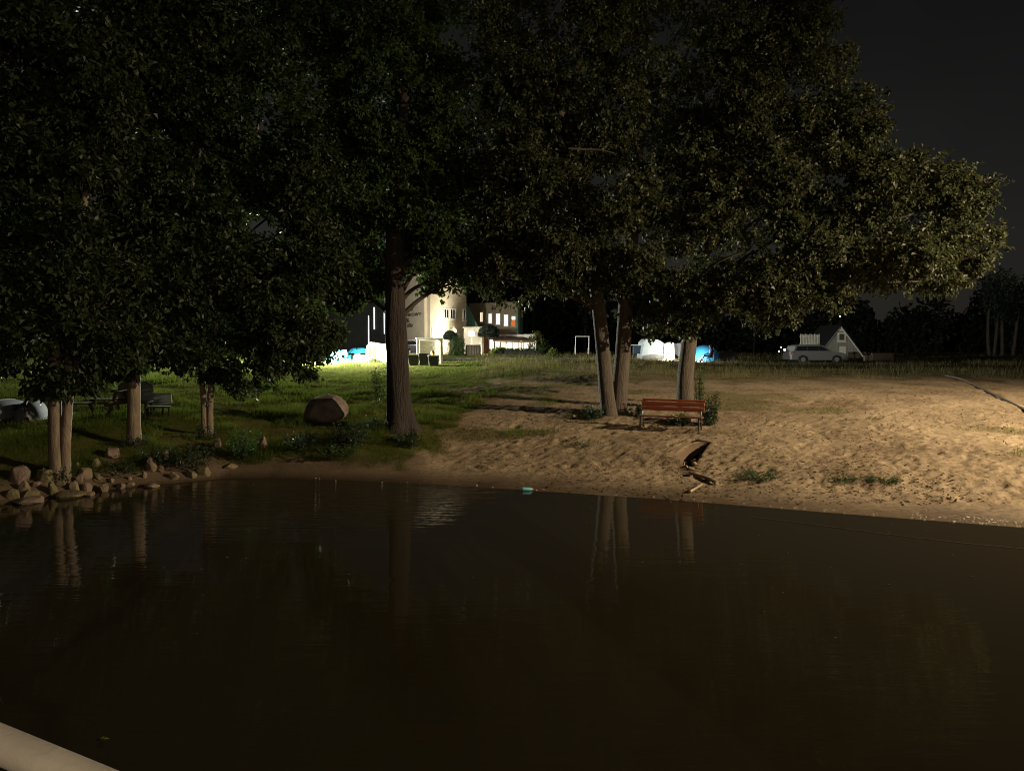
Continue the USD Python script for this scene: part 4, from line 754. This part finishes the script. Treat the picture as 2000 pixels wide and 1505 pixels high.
for (u, v, Y, h, r, lab, mm) in [(893, 690, 66.0, 2.0, .9, 'bright yellow-green bush beside the floodlight post', 'weed'), (1048, 688, 77.0, 2.6, 1.1, 'tall floodlit shrub at the right end of the terrace', 'leaf_yellow'), (1063, 690, 78.0, 1.6, 1.0, 'leafy garden shrub just past the terrace end', 'weed'), (1080, 690, 66.0, .7, .5, 'small pale plant at the edge of the track', 'leaf_yellow'), (975, 690, 72.0, .8, 1.0, 'flower bed in front of the terrace wall', 'leaf_yellow')]:
    b = at(u, v, Y); b[2] = float(H(b[0], b[1])); t = Thing('garden_shrub', lab, 'shrub', b); n = 900
    d = rdir(n); d[:, 2] = np.abs(d[:, 2]); P = b + d * (R.random(n) ** .4)[:, None] * [r, r, h]
    t.part('stems', cat([tube([b, b + [R.normal() * .3 * r, R.normal() * .3 * r, h * .7]], .03, 5) for _ in range(5)]), M['bark']); t.part('foliage', leaves(P, rdir(n), unit(rdir(n) + [0, -.3, .5]), .2, .13), M[mm])
p = at(1018, 690, 71.0); gz_ = float(H(p[0], p[1])); pl = Thing('planter_box', 'long curved dark planter in front of the terrace', 'planter', (p[0], p[1], gz_))
arc = [(p[0] + 2.3 * math.sin(a) - .2, p[1] - 1.0 * math.cos(a) + .6) for a in np.linspace(-1.1, 1.1, 12)]
pl.part('trough', cat([bar((*arc[k], gz_ + .22), (*arc[k + 1], gz_ + .22), .35, .5) for k in range(11)]), M['dark_wall'])
n = 700; k_ = R.integers(0, 12, n); P = np.array([[*arc[i], gz_ + .5] for i in k_]) + R.normal(size=(n, 3)) * [.15, .15, .08]; pl.part('plants', leaves(P, rdir(n) + [0, 0, .4], rdir(n), .14, .09), M['weed'])

# the service track between lawn and house
tk = at(1000, 699, 50.0)
rd = np.array([[x, y] for y in (52.5, 57.5) for x in np.linspace(-9.0, 30, 60)]); rz_ = hz(rd[:, 0], rd[:, 1]) + .03
rv = np.c_[rd, rz_]; rq = np.array([[k, k + 1, k + 61, k + 60] for k in range(59)])
M['track'] = mat('track_asphalt', (.045, .043, .04), .85, var=.3, scale=2, bump=.01)
tag(usdkit.mesh(stage, '/World/track', (rv, rq), M['track']), kind='structure')

# ------------------------------------------------------------------ lawn things
cb = at(838, 706, 46.0); cb[2] = float(hz(cb[0], cb[1])); bx = Thing('hooded_beach_seat', 'white slatted open-fronted beach seat hood behind the bins', 'beach seat', cb)
W_, Hh, Dp = 1.62, 1.62, .85
for k in range(13): bx.part('back_slat', rbox(cb + [0, Dp, .10 + k * .118], (W_ - .12, .025, .108), .006), M['slat'], smooth=30)
for k in range(5): bx.part('side_slat', rbox(cb + [-W_ / 2 + .05, .12 + k * .16, .8], (.03, .135, 1.5), .006), M['slat'], smooth=30)
bx.part('side_panel', rbox(cb + [W_ / 2 - .05, Dp / 2, .78], (.12, Dp, 1.62), .02), M['slat'], smooth=30)
bx.part('roof', rbox(cb + [0, Dp / 2, Hh], (W_ + .06, Dp + .1, .09), .02), M['white'], smooth=30)
bx.part('post', rbox(cb + [-W_ / 2 + .05, .03, .8], (.09, .07, 1.6), .015), M['white'], smooth=30)
bx.part('seat', rbox(cb + [0, Dp * .55, .42], (W_ - .24, .6, .08), .02), M['slat'], smooth=30)
def bin_(name, label, u, Y, w, h, mt, rim, vb=708):
    b = at(u, vb, Y); b[2] = float(hz(b[0], b[1])); t = Thing(name, label, 'bin', b); sp = m3.Manifold.sphere(.03, 10)
    pts = [sp.translate((i * (w / 2 - .03) * k, j * (w / 2 - .03) * k, z)) for i in (-1, 1) for j in (-1, 1) for z, k in ((.03, .82), (h - .03, 1))]
    v, f = VF(m3.Manifold.batch_hull(pts)); t.part('body', (v + b, f), mt, smooth=40)
    t.part('rim', cat([rbox(b + [0, s * w / 2, h], (w + .06, .05, .05), .015) for s in (-1, 1)] + [rbox(b + [s * w / 2, 0, h], (.05, w + .06, .05), .015) for s in (-1, 1)]), rim, smooth=40); return t, b
bin_('rubbish_bin', 'green-grey bin with a pale rim, leftmost of three', 808, 44.5, .62, .66, M['bin'], M['slat']); bin_('rubbish_bin', 'brown-black bin in the middle of three', 828, 44.3, .58, .72, M['bin'], M['bin'])
tb, b = bin_('rubbish_bin', 'dark blue bin overflowing with an orange bag', 847, 44.0, .60, .62, M['bin_blue'], M['white'], 709)
obj('rubbish_bag', stone(b + [-.05, -.05, .74], (.30, .26, .20), 91, 2, .3), M['orange_bag'], 'orange plastic bag bulging out of the dark blue bin', 'bag', smooth=40)
# inflatable, tents and poles on the left lawn
b = at(742, 700, 49.0); b[2] = float(hz(b[0], b[1]))
wt = Thing('white_tent', 'round-topped white shelter with orange window panels behind the trunk', 'tent', b)
prof = [(-.92, 0), (-.95, .8), (-.86, 1.15), (-.6, 1.36), (-.3, 1.3), (.0, 1.24), (1.5, 1.22), (1.55, 0)]
wt.part('canopy', poly_extrude(prof, 1.5, np.array([[1, 0, 0, b[0]], [0, 0, -1, b[1] + 1.4], [0, 1, 0, b[2]], [0, 0, 0, 1.0]])), M['tent_white'])
for u0, u1 in ((-.84, -.62), (-.50, -.24)): wt.part('orange_panel', poly_extrude([(u0, .15), (u0, 1.0), (u0 + .06, 1.1), (u1 - .06, 1.1), (u1, 1.0), (u1, .15)], .03, np.array([[1, 0, 0, b[0]], [0, 0, -1, b[1] - .105], [0, 1, 0, b[2]], [0, 0, 0, 1.0]])), M['tent_orange'])
def drape(c, rx, ry, rz, seed, n=26, amp=.35):
    u_, v_ = np.meshgrid(np.linspace(0, 2 * np.pi, n, endpoint=False), np.linspace(0, np.pi / 2, 10), indexing='ij'); p = np.stack([np.cos(u_) * np.cos(v_), np.sin(u_) * np.cos(v_), np.sin(v_)], -1)
    p = p * (1 + (meshkit.fbm(p * 2.4 + seed, 3, seed) - .5)[..., None] * amp * 2) * [rx, ry, rz] + c; v = p.reshape(-1, 3); F = []
    for a in range(n):
        for k in range(9): F.append([a * 10 + k, ((a + 1) % n) * 10 + k, ((a + 1) % n) * 10 + k + 1, a * 10 + k + 1])
    F = np.array(F); return v, np.vstack([F[:, :3], F[:, [0, 2, 3]]])
def ong(u, v, Y): q = at(u, v, Y); q[2] = float(hz(q[0], q[1])); return q
obj('folded_canvas', drape(ong(700, 700, 48.5), 1.0, .6, .52, 5), M['tent_white'], 'heap of white canvas on the lawn beside the orange panels', 'canvas', smooth=50)
obj('blue_tarp', drape(ong(662, 702, 48.0), .85, .55, .75, 8, amp=.5), M['tent_cyan'], 'crumpled bright blue tarpaulin heap at the left of the lawn', 'tarpaulin', smooth=35)
obj('rubber_boat', drape(ong(700, 694, 51.0) + [0, 0, .55], .85, .5, .35, 11, amp=.2), M['tent_cyan'], 'blue inflatable boat behind the white canvas heap', 'boat', smooth=50)
p = ong(721, 703, 45.0); obj('lawn_post', tube([p - [0, 0, .2], (p[0], p[1], at(721, 617, 45.0)[2])], .032, 10), M['white'], 'thin white post standing before the orange panels', 'post', smooth=40)
# goal
g0, g1 = ong(1124, 690, 72.0), ong(1150, 690, 72.0); gt = Thing('football_goal', 'small white football goal frame on the far lawn', 'goal', (g0 + g1) / 2)
for q in (g0, g1): gt.part('post', tube([q - [0, 0, .1], q + [0, 0, 1.85]], .05, 10), M['white'], smooth=40)
gt.part('crossbar', tube([g0 + [-.05, 0, 1.85], g1 + [.05, 0, 1.85]], .05, 10), M['white'], smooth=40)
for q in (g0, g1): gt.part('stay', tube([q + [0, 0, 1.82], q + [0, 1.0, .0]], .025, 6), M['white'])
# far tents on the right
Yt = 56.0
b = ong(1277, 698, Yt); tg = Thing('grey_tent', 'large grey family tent with a cream lit porch between the trunks', 'tent', b)
X = lambda u: at(u, 690, Yt)[0]
Z = lambda v: at(1300, v, Yt)[2]
zb0 = float(hz(b[0], b[1]))
tg.part('tent_body', poly_extrude([(X(1253), zb0), (X(1256), Z(668)), (X(1262), Z(662)), (X(1284), Z(663)), (X(1295), Z(669)), (X(1294), zb0)], 2.4, np.array([[1, 0, 0, 0], [0, 0, -1, Yt + 2.2], [0, 1, 0, 0], [0, 0, 0, 1.0]])), M['tent_grey'])
tg.part('skirt', poly_extrude([(X(1252.5), zb0 - .02), (X(1253.5), zb0 + .28), (X(1275), zb0 + .42), (X(1294), zb0 + .3), (X(1294), zb0 - .02)], .04, np.array([[1, 0, 0, 0], [0, 0, -1, Yt - .21], [0, 1, 0, 0], [0, 0, 0, 1.0]])), M['tent_dark'])
tg.part('porch', poly_extrude([(X(1294.5), zb0), (X(1296), Z(671)), (X(1310), Z(667)), (X(1314), Z(671)), (X(1316), zb0)], 1.2, np.array([[1, 0, 0, 0], [0, 0, -1, Yt + .8], [0, 1, 0, 0], [0, 0, 0, 1.0]])), M['tent_white'])
tg.part('doorway', poly_extrude([(X(1317.5), zb0 + .5), (X(1314.6), Z(671)), (X(1336), Z(669)), (X(1336), zb0)], 1.0, np.array([[1, 0, 0, 0], [0, 0, -1, Yt + 1.4], [0, 1, 0, 0], [0, 0, 0, 1.0]])), M['tent_dark'])
tl = ong(1305, 697, Yt - 1.6); ln = Thing('camp_lantern', 'small camp lantern on the grass before the cream porch', 'lantern', tl)
ln.part('base', tube([tl, tl + [0, 0, .08]], .06, 10), M['black'], smooth=40); ln.part('globe', tube([tl + [0, 0, .08], tl + [0, 0, .24]], .045, 10), M['lamp_small'], smooth=40)
bulb_at(ln.path + '/light', np.array([0, -.15, .5]), .06, 130, (1.0, .92, .72))
b = ong(1382, 699, 55.5); td = Thing('blue_tent', 'bright blue dome tent right of the trunk behind the bench', 'tent', b)
n1, n2 = 22, 12; aa, bb_ = np.meshgrid(np.linspace(0, np.pi, n1), np.linspace(0, np.pi, n2), indexing='ij')
dv = np.stack([np.cos(aa) * (1.0 - .25 * (np.cos(aa) > 0) * np.abs(np.cos(bb_))) * 1.15, -np.cos(bb_) * np.sin(aa) ** .5 * 1.1, np.sin(aa) ** .75 * np.sin(bb_) ** .8 * 1.28], -1).reshape(-1, 3) + b + [-.05, .6, 0]
dq = np.array([[i * n2 + j, (i + 1) * n2 + j, (i + 1) * n2 + j + 1, i * n2 + j + 1] for i in range(n1 - 1) for j in range(n2 - 1)])
td.part('canopy', (dv, np.vstack([dq[:, :3], dq[:, [0, 2, 3]]])), M['tent_blue'], smooth=50)
for k in (7, 4): td.part('pole', tube(dv.reshape(n1, n2, 3)[k] * 1.0 + [0, -.02, .02], .022, 6), M['cloth_dark'], smooth=40)
bl_ = ong(1372, 699, 54.0); l2 = Thing('camp_lantern', 'camp lantern on the grass before the blue dome tent', 'lantern', bl_ + [-.3, -.2, 0]); q_ = bl_ + [-.3, -.2, 0]
l2.part('base', tube([q_, q_ + [0, 0, .08]], .06, 10), M['black'], smooth=40); l2.part('globe', tube([q_ + [0, 0, .08], q_ + [0, 0, .24]], .045, 10), M['lamp_small'], smooth=40)
bulb_at(l2.path + '/light', np.array([0, 0.1, .55]), .06, 120, (.95, 1.0, 1.0))
b = ong(1416, 699, 57.5); obj('dark_tent', drape(b, 1.1, 1.1, .85, 15, amp=.05), M['tent_dark'], 'low dark grey tent right of the blue dome tent', 'tent', smooth=50)
b = ong(1243, 697, 57.0); ck = Thing('camp_cupboard', 'dark blue fabric camp cupboard on splayed legs left of the grey tent', 'cupboard', b)
ck.part('body', rbox(b + [.05, 0, .72], (.66, .4, .62), .05), M['cloth_blue'], smooth=40); ck.part('top', rbox(b + [-.05, 0, 1.08], (.9, .45, .06), .015), M['white'], smooth=40)
for i in (-1, 1):
    for j in (-1, 1): ck.part('leg', tube([b + [.05 + i * .22, j * .12, .45], b + [.05 + i * .36, j * .2, 0]], .03, 6), M['cloth_blue'])
ck.part('side_wing', rbox(b + [.48, .05, .88], (.26, .05, .34), .02), M['cloth_blue'], smooth=40)

# person seated in a folding chair before the blue tent
def body(bones, sub=.05):
    ms = [m3.Manifold.batch_hull([m3.Manifold.sphere(r0, 12).translate(tuple(a)), m3.Manifold.sphere(r1, 12).translate(tuple(b))]) for a, r0, b, r1 in bones]
    return m3.Manifold.batch_boolean(ms, m3.OpType.Add)
b = ong(1381, 700, 53.6); ch = Thing('camp_chair', 'dark folding camp chair before the blue tent', 'chair', b + [.12, 0, 0])
ch.part('seat', rbox(b + [.12, 0, .36], (.5, .52, .05), .02), M['cloth_dark'], smooth=40); ch.part('backrest', (lambda m: (m[0], m[1]))(bar(b + [.34, 0, .38], b + [.50, 0, .88], .5, .04, (0, 0, 1)) if False else box(b + [.42, 0, .62], (.04, .5, .5), 0, 0, .3)), M['cloth_dark'])
for i in (-1, 1):
    for j in (-1, 1): ch.part('leg', tube([b + [.12 + i * .24, j * .24, 0], b + [.12 - i * .10, j * .24, .36]], .014, 6), M['iron'])
o = b + [.12, 0, 0]; B = lambda x, y, z: o + np.array([x, y, z])
pe = Thing('person', 'person in dark clothes sitting in a camp chair facing left', 'person', o)
bones = [(B(.12, 0, .48), .14, B(.17, 0, .70), .13), (B(.17, 0, .70), .13, B(.17, 0, .90), .14), (B(.17, 0, .92), .12, B(.15, 0, 1.04), .06), (B(.15, 0, 1.04), .055, B(.13, 0, 1.12), .06), (B(.11, 0, 1.17), .095, B(.08, 0, 1.21), .09), (B(.03, 0, 1.16), .03, B(.0, 0, 1.17), .014)]
for s in (-1, 1):
    bones += [(B(.10, s * .09, .47), .085, B(-.34, s * .12, .50), .062), (B(-.34, s * .12, .50), .06, B(-.62, s * .13, .12), .042), (B(-.62, s * .13, .10), .045, B(-.78, s * .14, .07), .03), (B(.17, s * .18, .92), .06, B(.06, s * .24, .66), .046), (B(.06, s * .24, .66), .045, B(-.18, s * .17, .62), .034), (B(-.18, s * .17, .62), .034, B(-.25, s * .16, .61), .03)]
    for k in range(4): bones.append((B(-.25, s * (.135 + k * .018), .61), .010, B(-.32 - .012 * (k in (1, 2)), s * (.13 + k * .02), .59), .008))
    bones.append((B(-.21, s * .13, .62), .012, B(-.26, s * .105, .61), .009))
pv, pf = VF(body(bones)); pe.part('body', (pv, pf), M['cloth_dark'], smooth=60)
pe.part('hair', stone(B(.115, 0, 1.235), (.105, .10, .08), 44, 2, .06), M['cloth_dark'], smooth=50); 

# ------------------------------------------------------------------ estate car, dark car
def car(name, label, base, ang, paint, L=4.6):
    t = Thing(name, label, 'car', base); ca, sa = math.cos(ang), math.sin(ang)
    Rz = np.array([[ca, -sa, 0], [sa, ca, 0], [0, 0, 1]])
    def loc(vf): v, f = VF(vf); return v @ Rz.T + base, f
    k = L / 4.6
    def side(poly, w): 
        v, f = poly_extrude([(a * k, b) for a, b in poly], w, np.array([[1, 0, 0, 0], [0, 0, -1, w / 2], [0, 1, 0, 0], [0, 0, 0, 1.0]])); return v, f
    lower = [(-2.28, .30), (-2.30, .62), (-2.24, .92), (-1.9, .98), (.95, .95), (1.75, .86), (2.18, .72), (2.28, .50), (2.24, .28), (1.72, .26), (1.66, .52), (1.45, .66), (1.20, .66), (1.0, .52), (.94, .26), (-1.02, .26), (-1.08, .52), (-1.28, .66), (-1.53, .66), (-1.74, .52), (-1.8, .28)]
    t.part('body', loc(side(lower, 1.74)), paint, smooth=25)
    v, f = side([(-2.15, .97), (-1.95, 1.40), (-1.6, 1.48), (.0, 1.48), (.35, 1.42), (1.0, .955)], 1.62); v[:, 1] *= 1 - .16 * np.clip((v[:, 2] - .95) / .5, 0, 1); t.part('cabin', loc((v, f)), paint, smooth=25)
    for sgn in (-1, 1):
        for poly in ([(-1.98, 1.02), (-1.82, 1.36), (-1.05, 1.38), (-1.05, 1.02)], [(-.98, 1.02), (-.98, 1.38), (-.15, 1.38), (-.15, 1.02)], [(-.08, 1.02), (-.08, 1.38), (.12, 1.37), (.72, 1.02)]):
            v, f = poly_extrude([(a * k, b) for a, b in poly], .012, np.array([[1, 0, 0, 0], [0, 0, -1, 0], [0, 1, 0, 0], [0, 0, 0, 1.0]])); v[:, 1] = v[:, 1] + sgn * (.815 - .13 * np.clip((v[:, 2] - .95) / .5, 0, 1)); t.part('side_window', loc((v, f)), M['pane'])
    for sx in (-1.4 * k, 1.33 * k):
        for sy in (-.80, .80):
            w = trimesh.creation.cylinder(.31, .2, sections=24); w.apply_transform(trimesh.transformations.rotation_matrix(np.pi / 2, [1, 0, 0])); w.apply_translation([sx, sy, .31]); wp = t.part('wheel', loc(w), M['tyre'], smooth=40)
            w = trimesh.creation.cylinder(.19, .21, sections=16); w.apply_transform(trimesh.transformations.rotation_matrix(np.pi / 2, [1, 0, 0])); w.apply_translation([sx, sy * 1.01, .31]); t.part('rim', loc(w), M['metal'], wp, smooth=40)
    for sy in (-.72, .72): t.part('tail_light', loc(rbox((-2.27 * k, sy, .82), (.06, .2, .22), .02)), M['red_lens'], smooth=40); t.part('headlight', loc(rbox((2.16 * k, sy, .66), (.14, .3, .12), .03)), M['white'], smooth=40)
    t.part('roof_rail', loc(cat([tube([(-1.7 * k, s * .6, 1.5), (0, s * .6, 1.5)], .02, 6) for s in (-1, 1)])), M['metal'])
    return t
cbase = at(1592, 706, 58.0); cbase[2] = float(H(cbase[0], cbase[1])) 
car('parked_car', 'pale silver estate car parked at the edge of the field', cbase, .06, M['car_white'], 4.7)
cb2 = at(797, 690, 68.0); cb2[2] = float(H(cb2[0], cb2[1])); car('parked_car', 'dark car parked against the lettered house wall', cb2, 1.2, M['car_dark'], 4.2)
# A-frame cabin
Ya = 76.0; apx = at(1641, 637, Ya); gl = at(1597, 706, Ya); gr = at(1687, 706, Ya); zg = float(H(apx[0], Ya)) - .1
cab = Thing('cabin', 'small A-frame cabin with white barge boards and an upper window', 'cabin', (apx[0], Ya, zg))
xl, xr, za = gl[0] - .4, gr[0] + .1, apx[2]
Mx = lambda y: np.array([[1, 0, 0, 0], [0, 0, -1, y], [0, 1, 0, 0], [0, 0, 0, 1.0]])
M['gable'] = mat('weathered_boarding', (.20, .20, .18), .8, scale=2.5, col2=(.34, .34, .31))
nb = 15
for k in range(nb):
    x0, x1 = xl + .25 + (xr - xl - .5) * k / nb, xl + .25 + (xr - xl - .5) * (k + 1) / nb - .02
    hh = lambda x: zg + (za - zg) * (1 - abs(x - apx[0]) / ((apx[0] - xl) if x < apx[0] else (xr - apx[0]))) - .15
    poly = [(x0, zg), (x1, zg), (x1, max(hh(x1), zg + .05))] + ([(apx[0], hh(apx[0]))] if x0 < apx[0] < x1 else []) + [(x0, max(hh(x0), zg + .05))]
    cab.part('board', poly_extrude(poly, .04, Mx(Ya + .02)), M['gable'])
for (xe, nm) in ((xl, 0), (xr, 1)):
    a, b_ = np.array([apx[0], Ya, za]), np.array([xe, Ya, zg])
    cab.part('barge_board', bar(a + [0, -.10, .02], b_ + [0, -.10, .02], .06, .2, (0, 1, 0)) if False else cat([bar(a + [0, -.1, 0], b_ + [0, -.1, 0], .17, .05, (0, 1, 0))]), M['white'])
    q = np.array([a + [0, -.2, .06], b_ + [0, -.2, .06], b_ + [0, 5, .06], a + [0, 5, .06]]); q = np.vstack([q, q + [(.05 if nm else -.05), 0, .12]]); cab.part('roof', (q, BOXF), M['black'])
wf = Facade(1600, Ya - .02, 1690, Ya - .02)
window(cab, wf, 1639, 652, 1649, 664, M['pane'], 0, .16, 'slat'); cab.part('vent', wf.box(1638, 643, 1645, 646, 0, .05), M['white'])
cab.part('door', wf.box(1640, 676, 1652, 702, .0, .06), M['slat']); cab.part('porch_wall', wf.box(1656, 687, 1690, 706, .0, .10), M['dark_wood'])
# slatted screen, wall and pots beside it
b = at(1581, 690, 68.0); b[2] = float(H(b[0], b[1])); sc_ = Thing('slatted_screen', 'tall pale slatted timber screen behind the pale silver car', 'screen', b)
for k in range(13): x = at(1563 + k * 3, 690, 68.0)[0]; zz = at(1570, 652 + (k % 3) * .7, 68)[2]; sc_.part('slat', box((x, 68.0, (b[2] + zz) / 2), (.085, .03, zz - b[2])), M['slat'])
sc_.part('rail', box((b[0], 68.05, at(1580, 672, 68)[2]), (1.9, .04, .09)), M['slat']); sc_.part('rail', box((b[0], 68.05, at(1580, 657, 68)[2]), (1.9, .04, .09)), M['slat'])
b = at(1723, 708, 66.0); b[2] = float(H(b[0], b[1])); obj('low_wall', rbox(b + [0, 0, .25], (1.95, .25, .85), .03), M['brown_wall'], 'low brown wall right of the A-frame cabin', 'wall', smooth=30)
for u, lab in ((1690, 'left white water canister beside the A-frame cabin'), (1698, 'right white water canister beside the low brown wall')):
    b = at(u, 708, 64.0); b[2] = float(H(b[0], b[1])); t = Thing('water_canister', lab, 'canister', b); t.part('body', rbox(b + [0, 0, .25], (.28, .25, .5), .05), M['slat'], smooth=40); t.part('cap', tube([b + [.06, 0, .5], b + [.06, 0, .56]], .04, 8), M['white'], smooth=40)
# small far lamps
for (u, v, Y, r, mm, lab, ln_) in [(1533, 683, 70.0, .11, 'lamp_small', 'bright round lamp glowing left of the silver car', 1), (1521, 686, 72.0, .06, 'lamp_small', 'small lamp left of the brightest one by the car', 0), (1526, 678, 74.0, .05, 'lamp_small', 'dim lamp above the bright one by the car', 0), (1641, 618, 80.0, .07, 'lamp_small', 'tiny lamp on a mast above the A-frame cabin', 0), (1966, 699, 84.0, .13, 'lamp_warm', 'glowing path lamp among the trunks at the right edge', 1), (1979, 687, 90.0, .06, 'lamp_small', 'small cool lamp above the glowing path lamp', 0),
    (2, 688, 58.0, .06, 'lamp_small', 'lamp at the left frame edge behind the trees', 0), (22, 688, 58.0, .05, 'lamp_small', 'second lamp in the low row behind the left trees', 0), (35, 689, 58.0, .06, 'lamp_small', 'third lamp in the low row behind the left trees', 0), (80, 686, 58.0, .06, 'lamp_small', 'lamp nearest the twin stems in the low row', 0), (200, 669, 58.0, .05, 'lamp_small', 'lone lamp between the twin stems and straight trunk', 0)]:
    p = at(u, v, Y); g_ = float(H(p[0], p[1])); t = Thing('garden_lamp', lab, 'lamp', (p[0], p[1], g_)); sph = trimesh.creation.icosphere(2, r); sph.apply_translation(p)
    t.part('pole', tube([(p[0], p[1], g_ - .2), (p[0], p[1], p[2] - r * .8)], .03, 8), M['iron'], smooth=40); t.part('globe', sph, M[mm], smooth=True)
p0, p1 = at(54, 652, 58.0), at(84, 658, 58.0); lsn = Thing('light_chain', 'blue-white string of light tubes behind the left trees', 'lights', p0)
for k in range(5):
    a = p0 + (p1 - p0) * k / 5; lsn.part('tube', bar(a, a + (p1 - p0) * .13, .06), M['lamp_blue'])
for q in (p0, p1): lsn.part('mast', tube([q + [0, .05, .1], (q[0], q[1] + .05, H(q[0], q[1]) - .2)], .04, 8), M['iron'])

# ------------------------------------------------------------------ boats and picnic furniture under the left trees
def hull(c, w, l, h, rz):
    n, m = 14, 12; a_, t_ = np.meshgrid(np.linspace(0, np.pi, n), np.linspace(-1, 1, m), indexing='ij'); s_ = np.sqrt(np.clip(1 - np.abs(t_) ** 2.6, .03, 1))
    v = np.stack([np.cos(a_) * w / 2 * s_, t_ * l / 2, np.sin(a_) ** .8 * h * s_ ** .7], -1).reshape(-1, 3); F = np.array([[i * m + j, (i + 1) * m + j, (i + 1) * m + j + 1, i * m + j + 1] for i in range(n - 1) for j in range(m - 1)])
    ca, sa = math.cos(rz), math.sin(rz); return v @ np.array([[ca, sa, 0], [-sa, ca, 0], [0, 0, 1]]) + c, np.vstack([F[:, :3], F[:, [0, 2, 3]]])
for u, w, rz, lab in ((62, .78, .5, 'overturned grey rowing boat nearest the twin stems'), (10, .85, .2, 'overturned grey-blue boat at the left frame edge')):
    b = onground(u, 818); b[2] = float(hz(b[0], b[1])); t = Thing('rowing_boat', lab, 'boat', b)
    t.part('hull', hull(b, w, 2.4, .52, rz), M['boat'], smooth=50); v, _ = hull(b, w + .08, 2.5, .52, rz); n, m = 14, 12
    t.part('gunwale', cat([tube(v.reshape(n, m, 3)[k] + [0, 0, .03], .025, 6) for k in (0, n - 1)]), M['dark_wood'], smooth=40); t.part('keel', tube(hull(b, w, 2.4, .53, rz)[0].reshape(n, m, 3)[7], .02, 6), M['dark_wood'])
b = onground(196, 812); b[2] = float(hz(b[0], b[1])); pt = Thing('picnic_table', 'dark wooden picnic table under the left trees', 'table', b)
for k in range(4): pt.part('top_plank', rbox(b + [0, -.24 + k * .16, .72], (1.5, .15, .04), .01), M['dark_wood'], smooth=30)
for s in (-1, 1):
    pt.part('bench_plank', rbox(b + [0, s * .72, .43], (1.5, .24, .04), .01), M['dark_wood'], smooth=30)
    pt.part('leg', cat([bar(b + [s * .6, -.2, .70], b + [s * .6, -.75, -.03], .05, .09), bar(b + [s * .6, .2, .70], b + [s * .6, .75, -.03], .05, .09), bar(b + [s * .6, -.8, .38], b + [s * .6, .8, .38], .045, .09)]), M['dark_wood'])
b = onground(264, 806); b[2] = float(hz(b[0], b[1])); sw = Thing('garden_bench', 'rounded pale board backed seat behind the straight trunk', 'bench', b)
for dx, mm in ((-.30, 'board'), (.28, 'grey_board')):
    pr = [(dx - .24, .25)] + [(dx + .24 * math.cos(a), .72 + .22 * math.sin(a)) for a in np.linspace(np.pi, 0, 12)] + [(dx + .24, .25)]
    sw.part('back_board', poly_extrude(pr, .04, np.array([[1, 0, 0, b[0]], [0, 0, -1, b[1] + .1], [0, 1, 0, b[2]], [0, 0, 0, 1.0]])), M[mm])
sw.part('seat', rbox(b + [0, -.2, .32], (1.2, .4, .05), .015), M['dark_wood'], smooth=30)
for i in (-.5, .5):
    for j in (-.35, -.02): sw.part('leg', bar(b + [i, j, -.03], b + [i, j, .30], .05), M['dark_wood'])
b = onground(313, 812); b[2] = float(hz(b[0], b[1])); gs = Thing('garden_chair', 'low grey chair right of the straight trunk', 'chair', b)
gs.part('seat', rbox(b + [0, -.1, .26], (.55, .45, .05), .015), M['grey_board'], smooth=30); gs.part('backrest', rbox(b + [.02, .14, .48], (.55, .05, .34), .02), M['grey_board'], smooth=30)
for i in (-.22, .22):
    for j in (-.28, .08): gs.part('leg', bar(b + [i, j, -.03], b + [i, j, .25], .04), M['iron'])
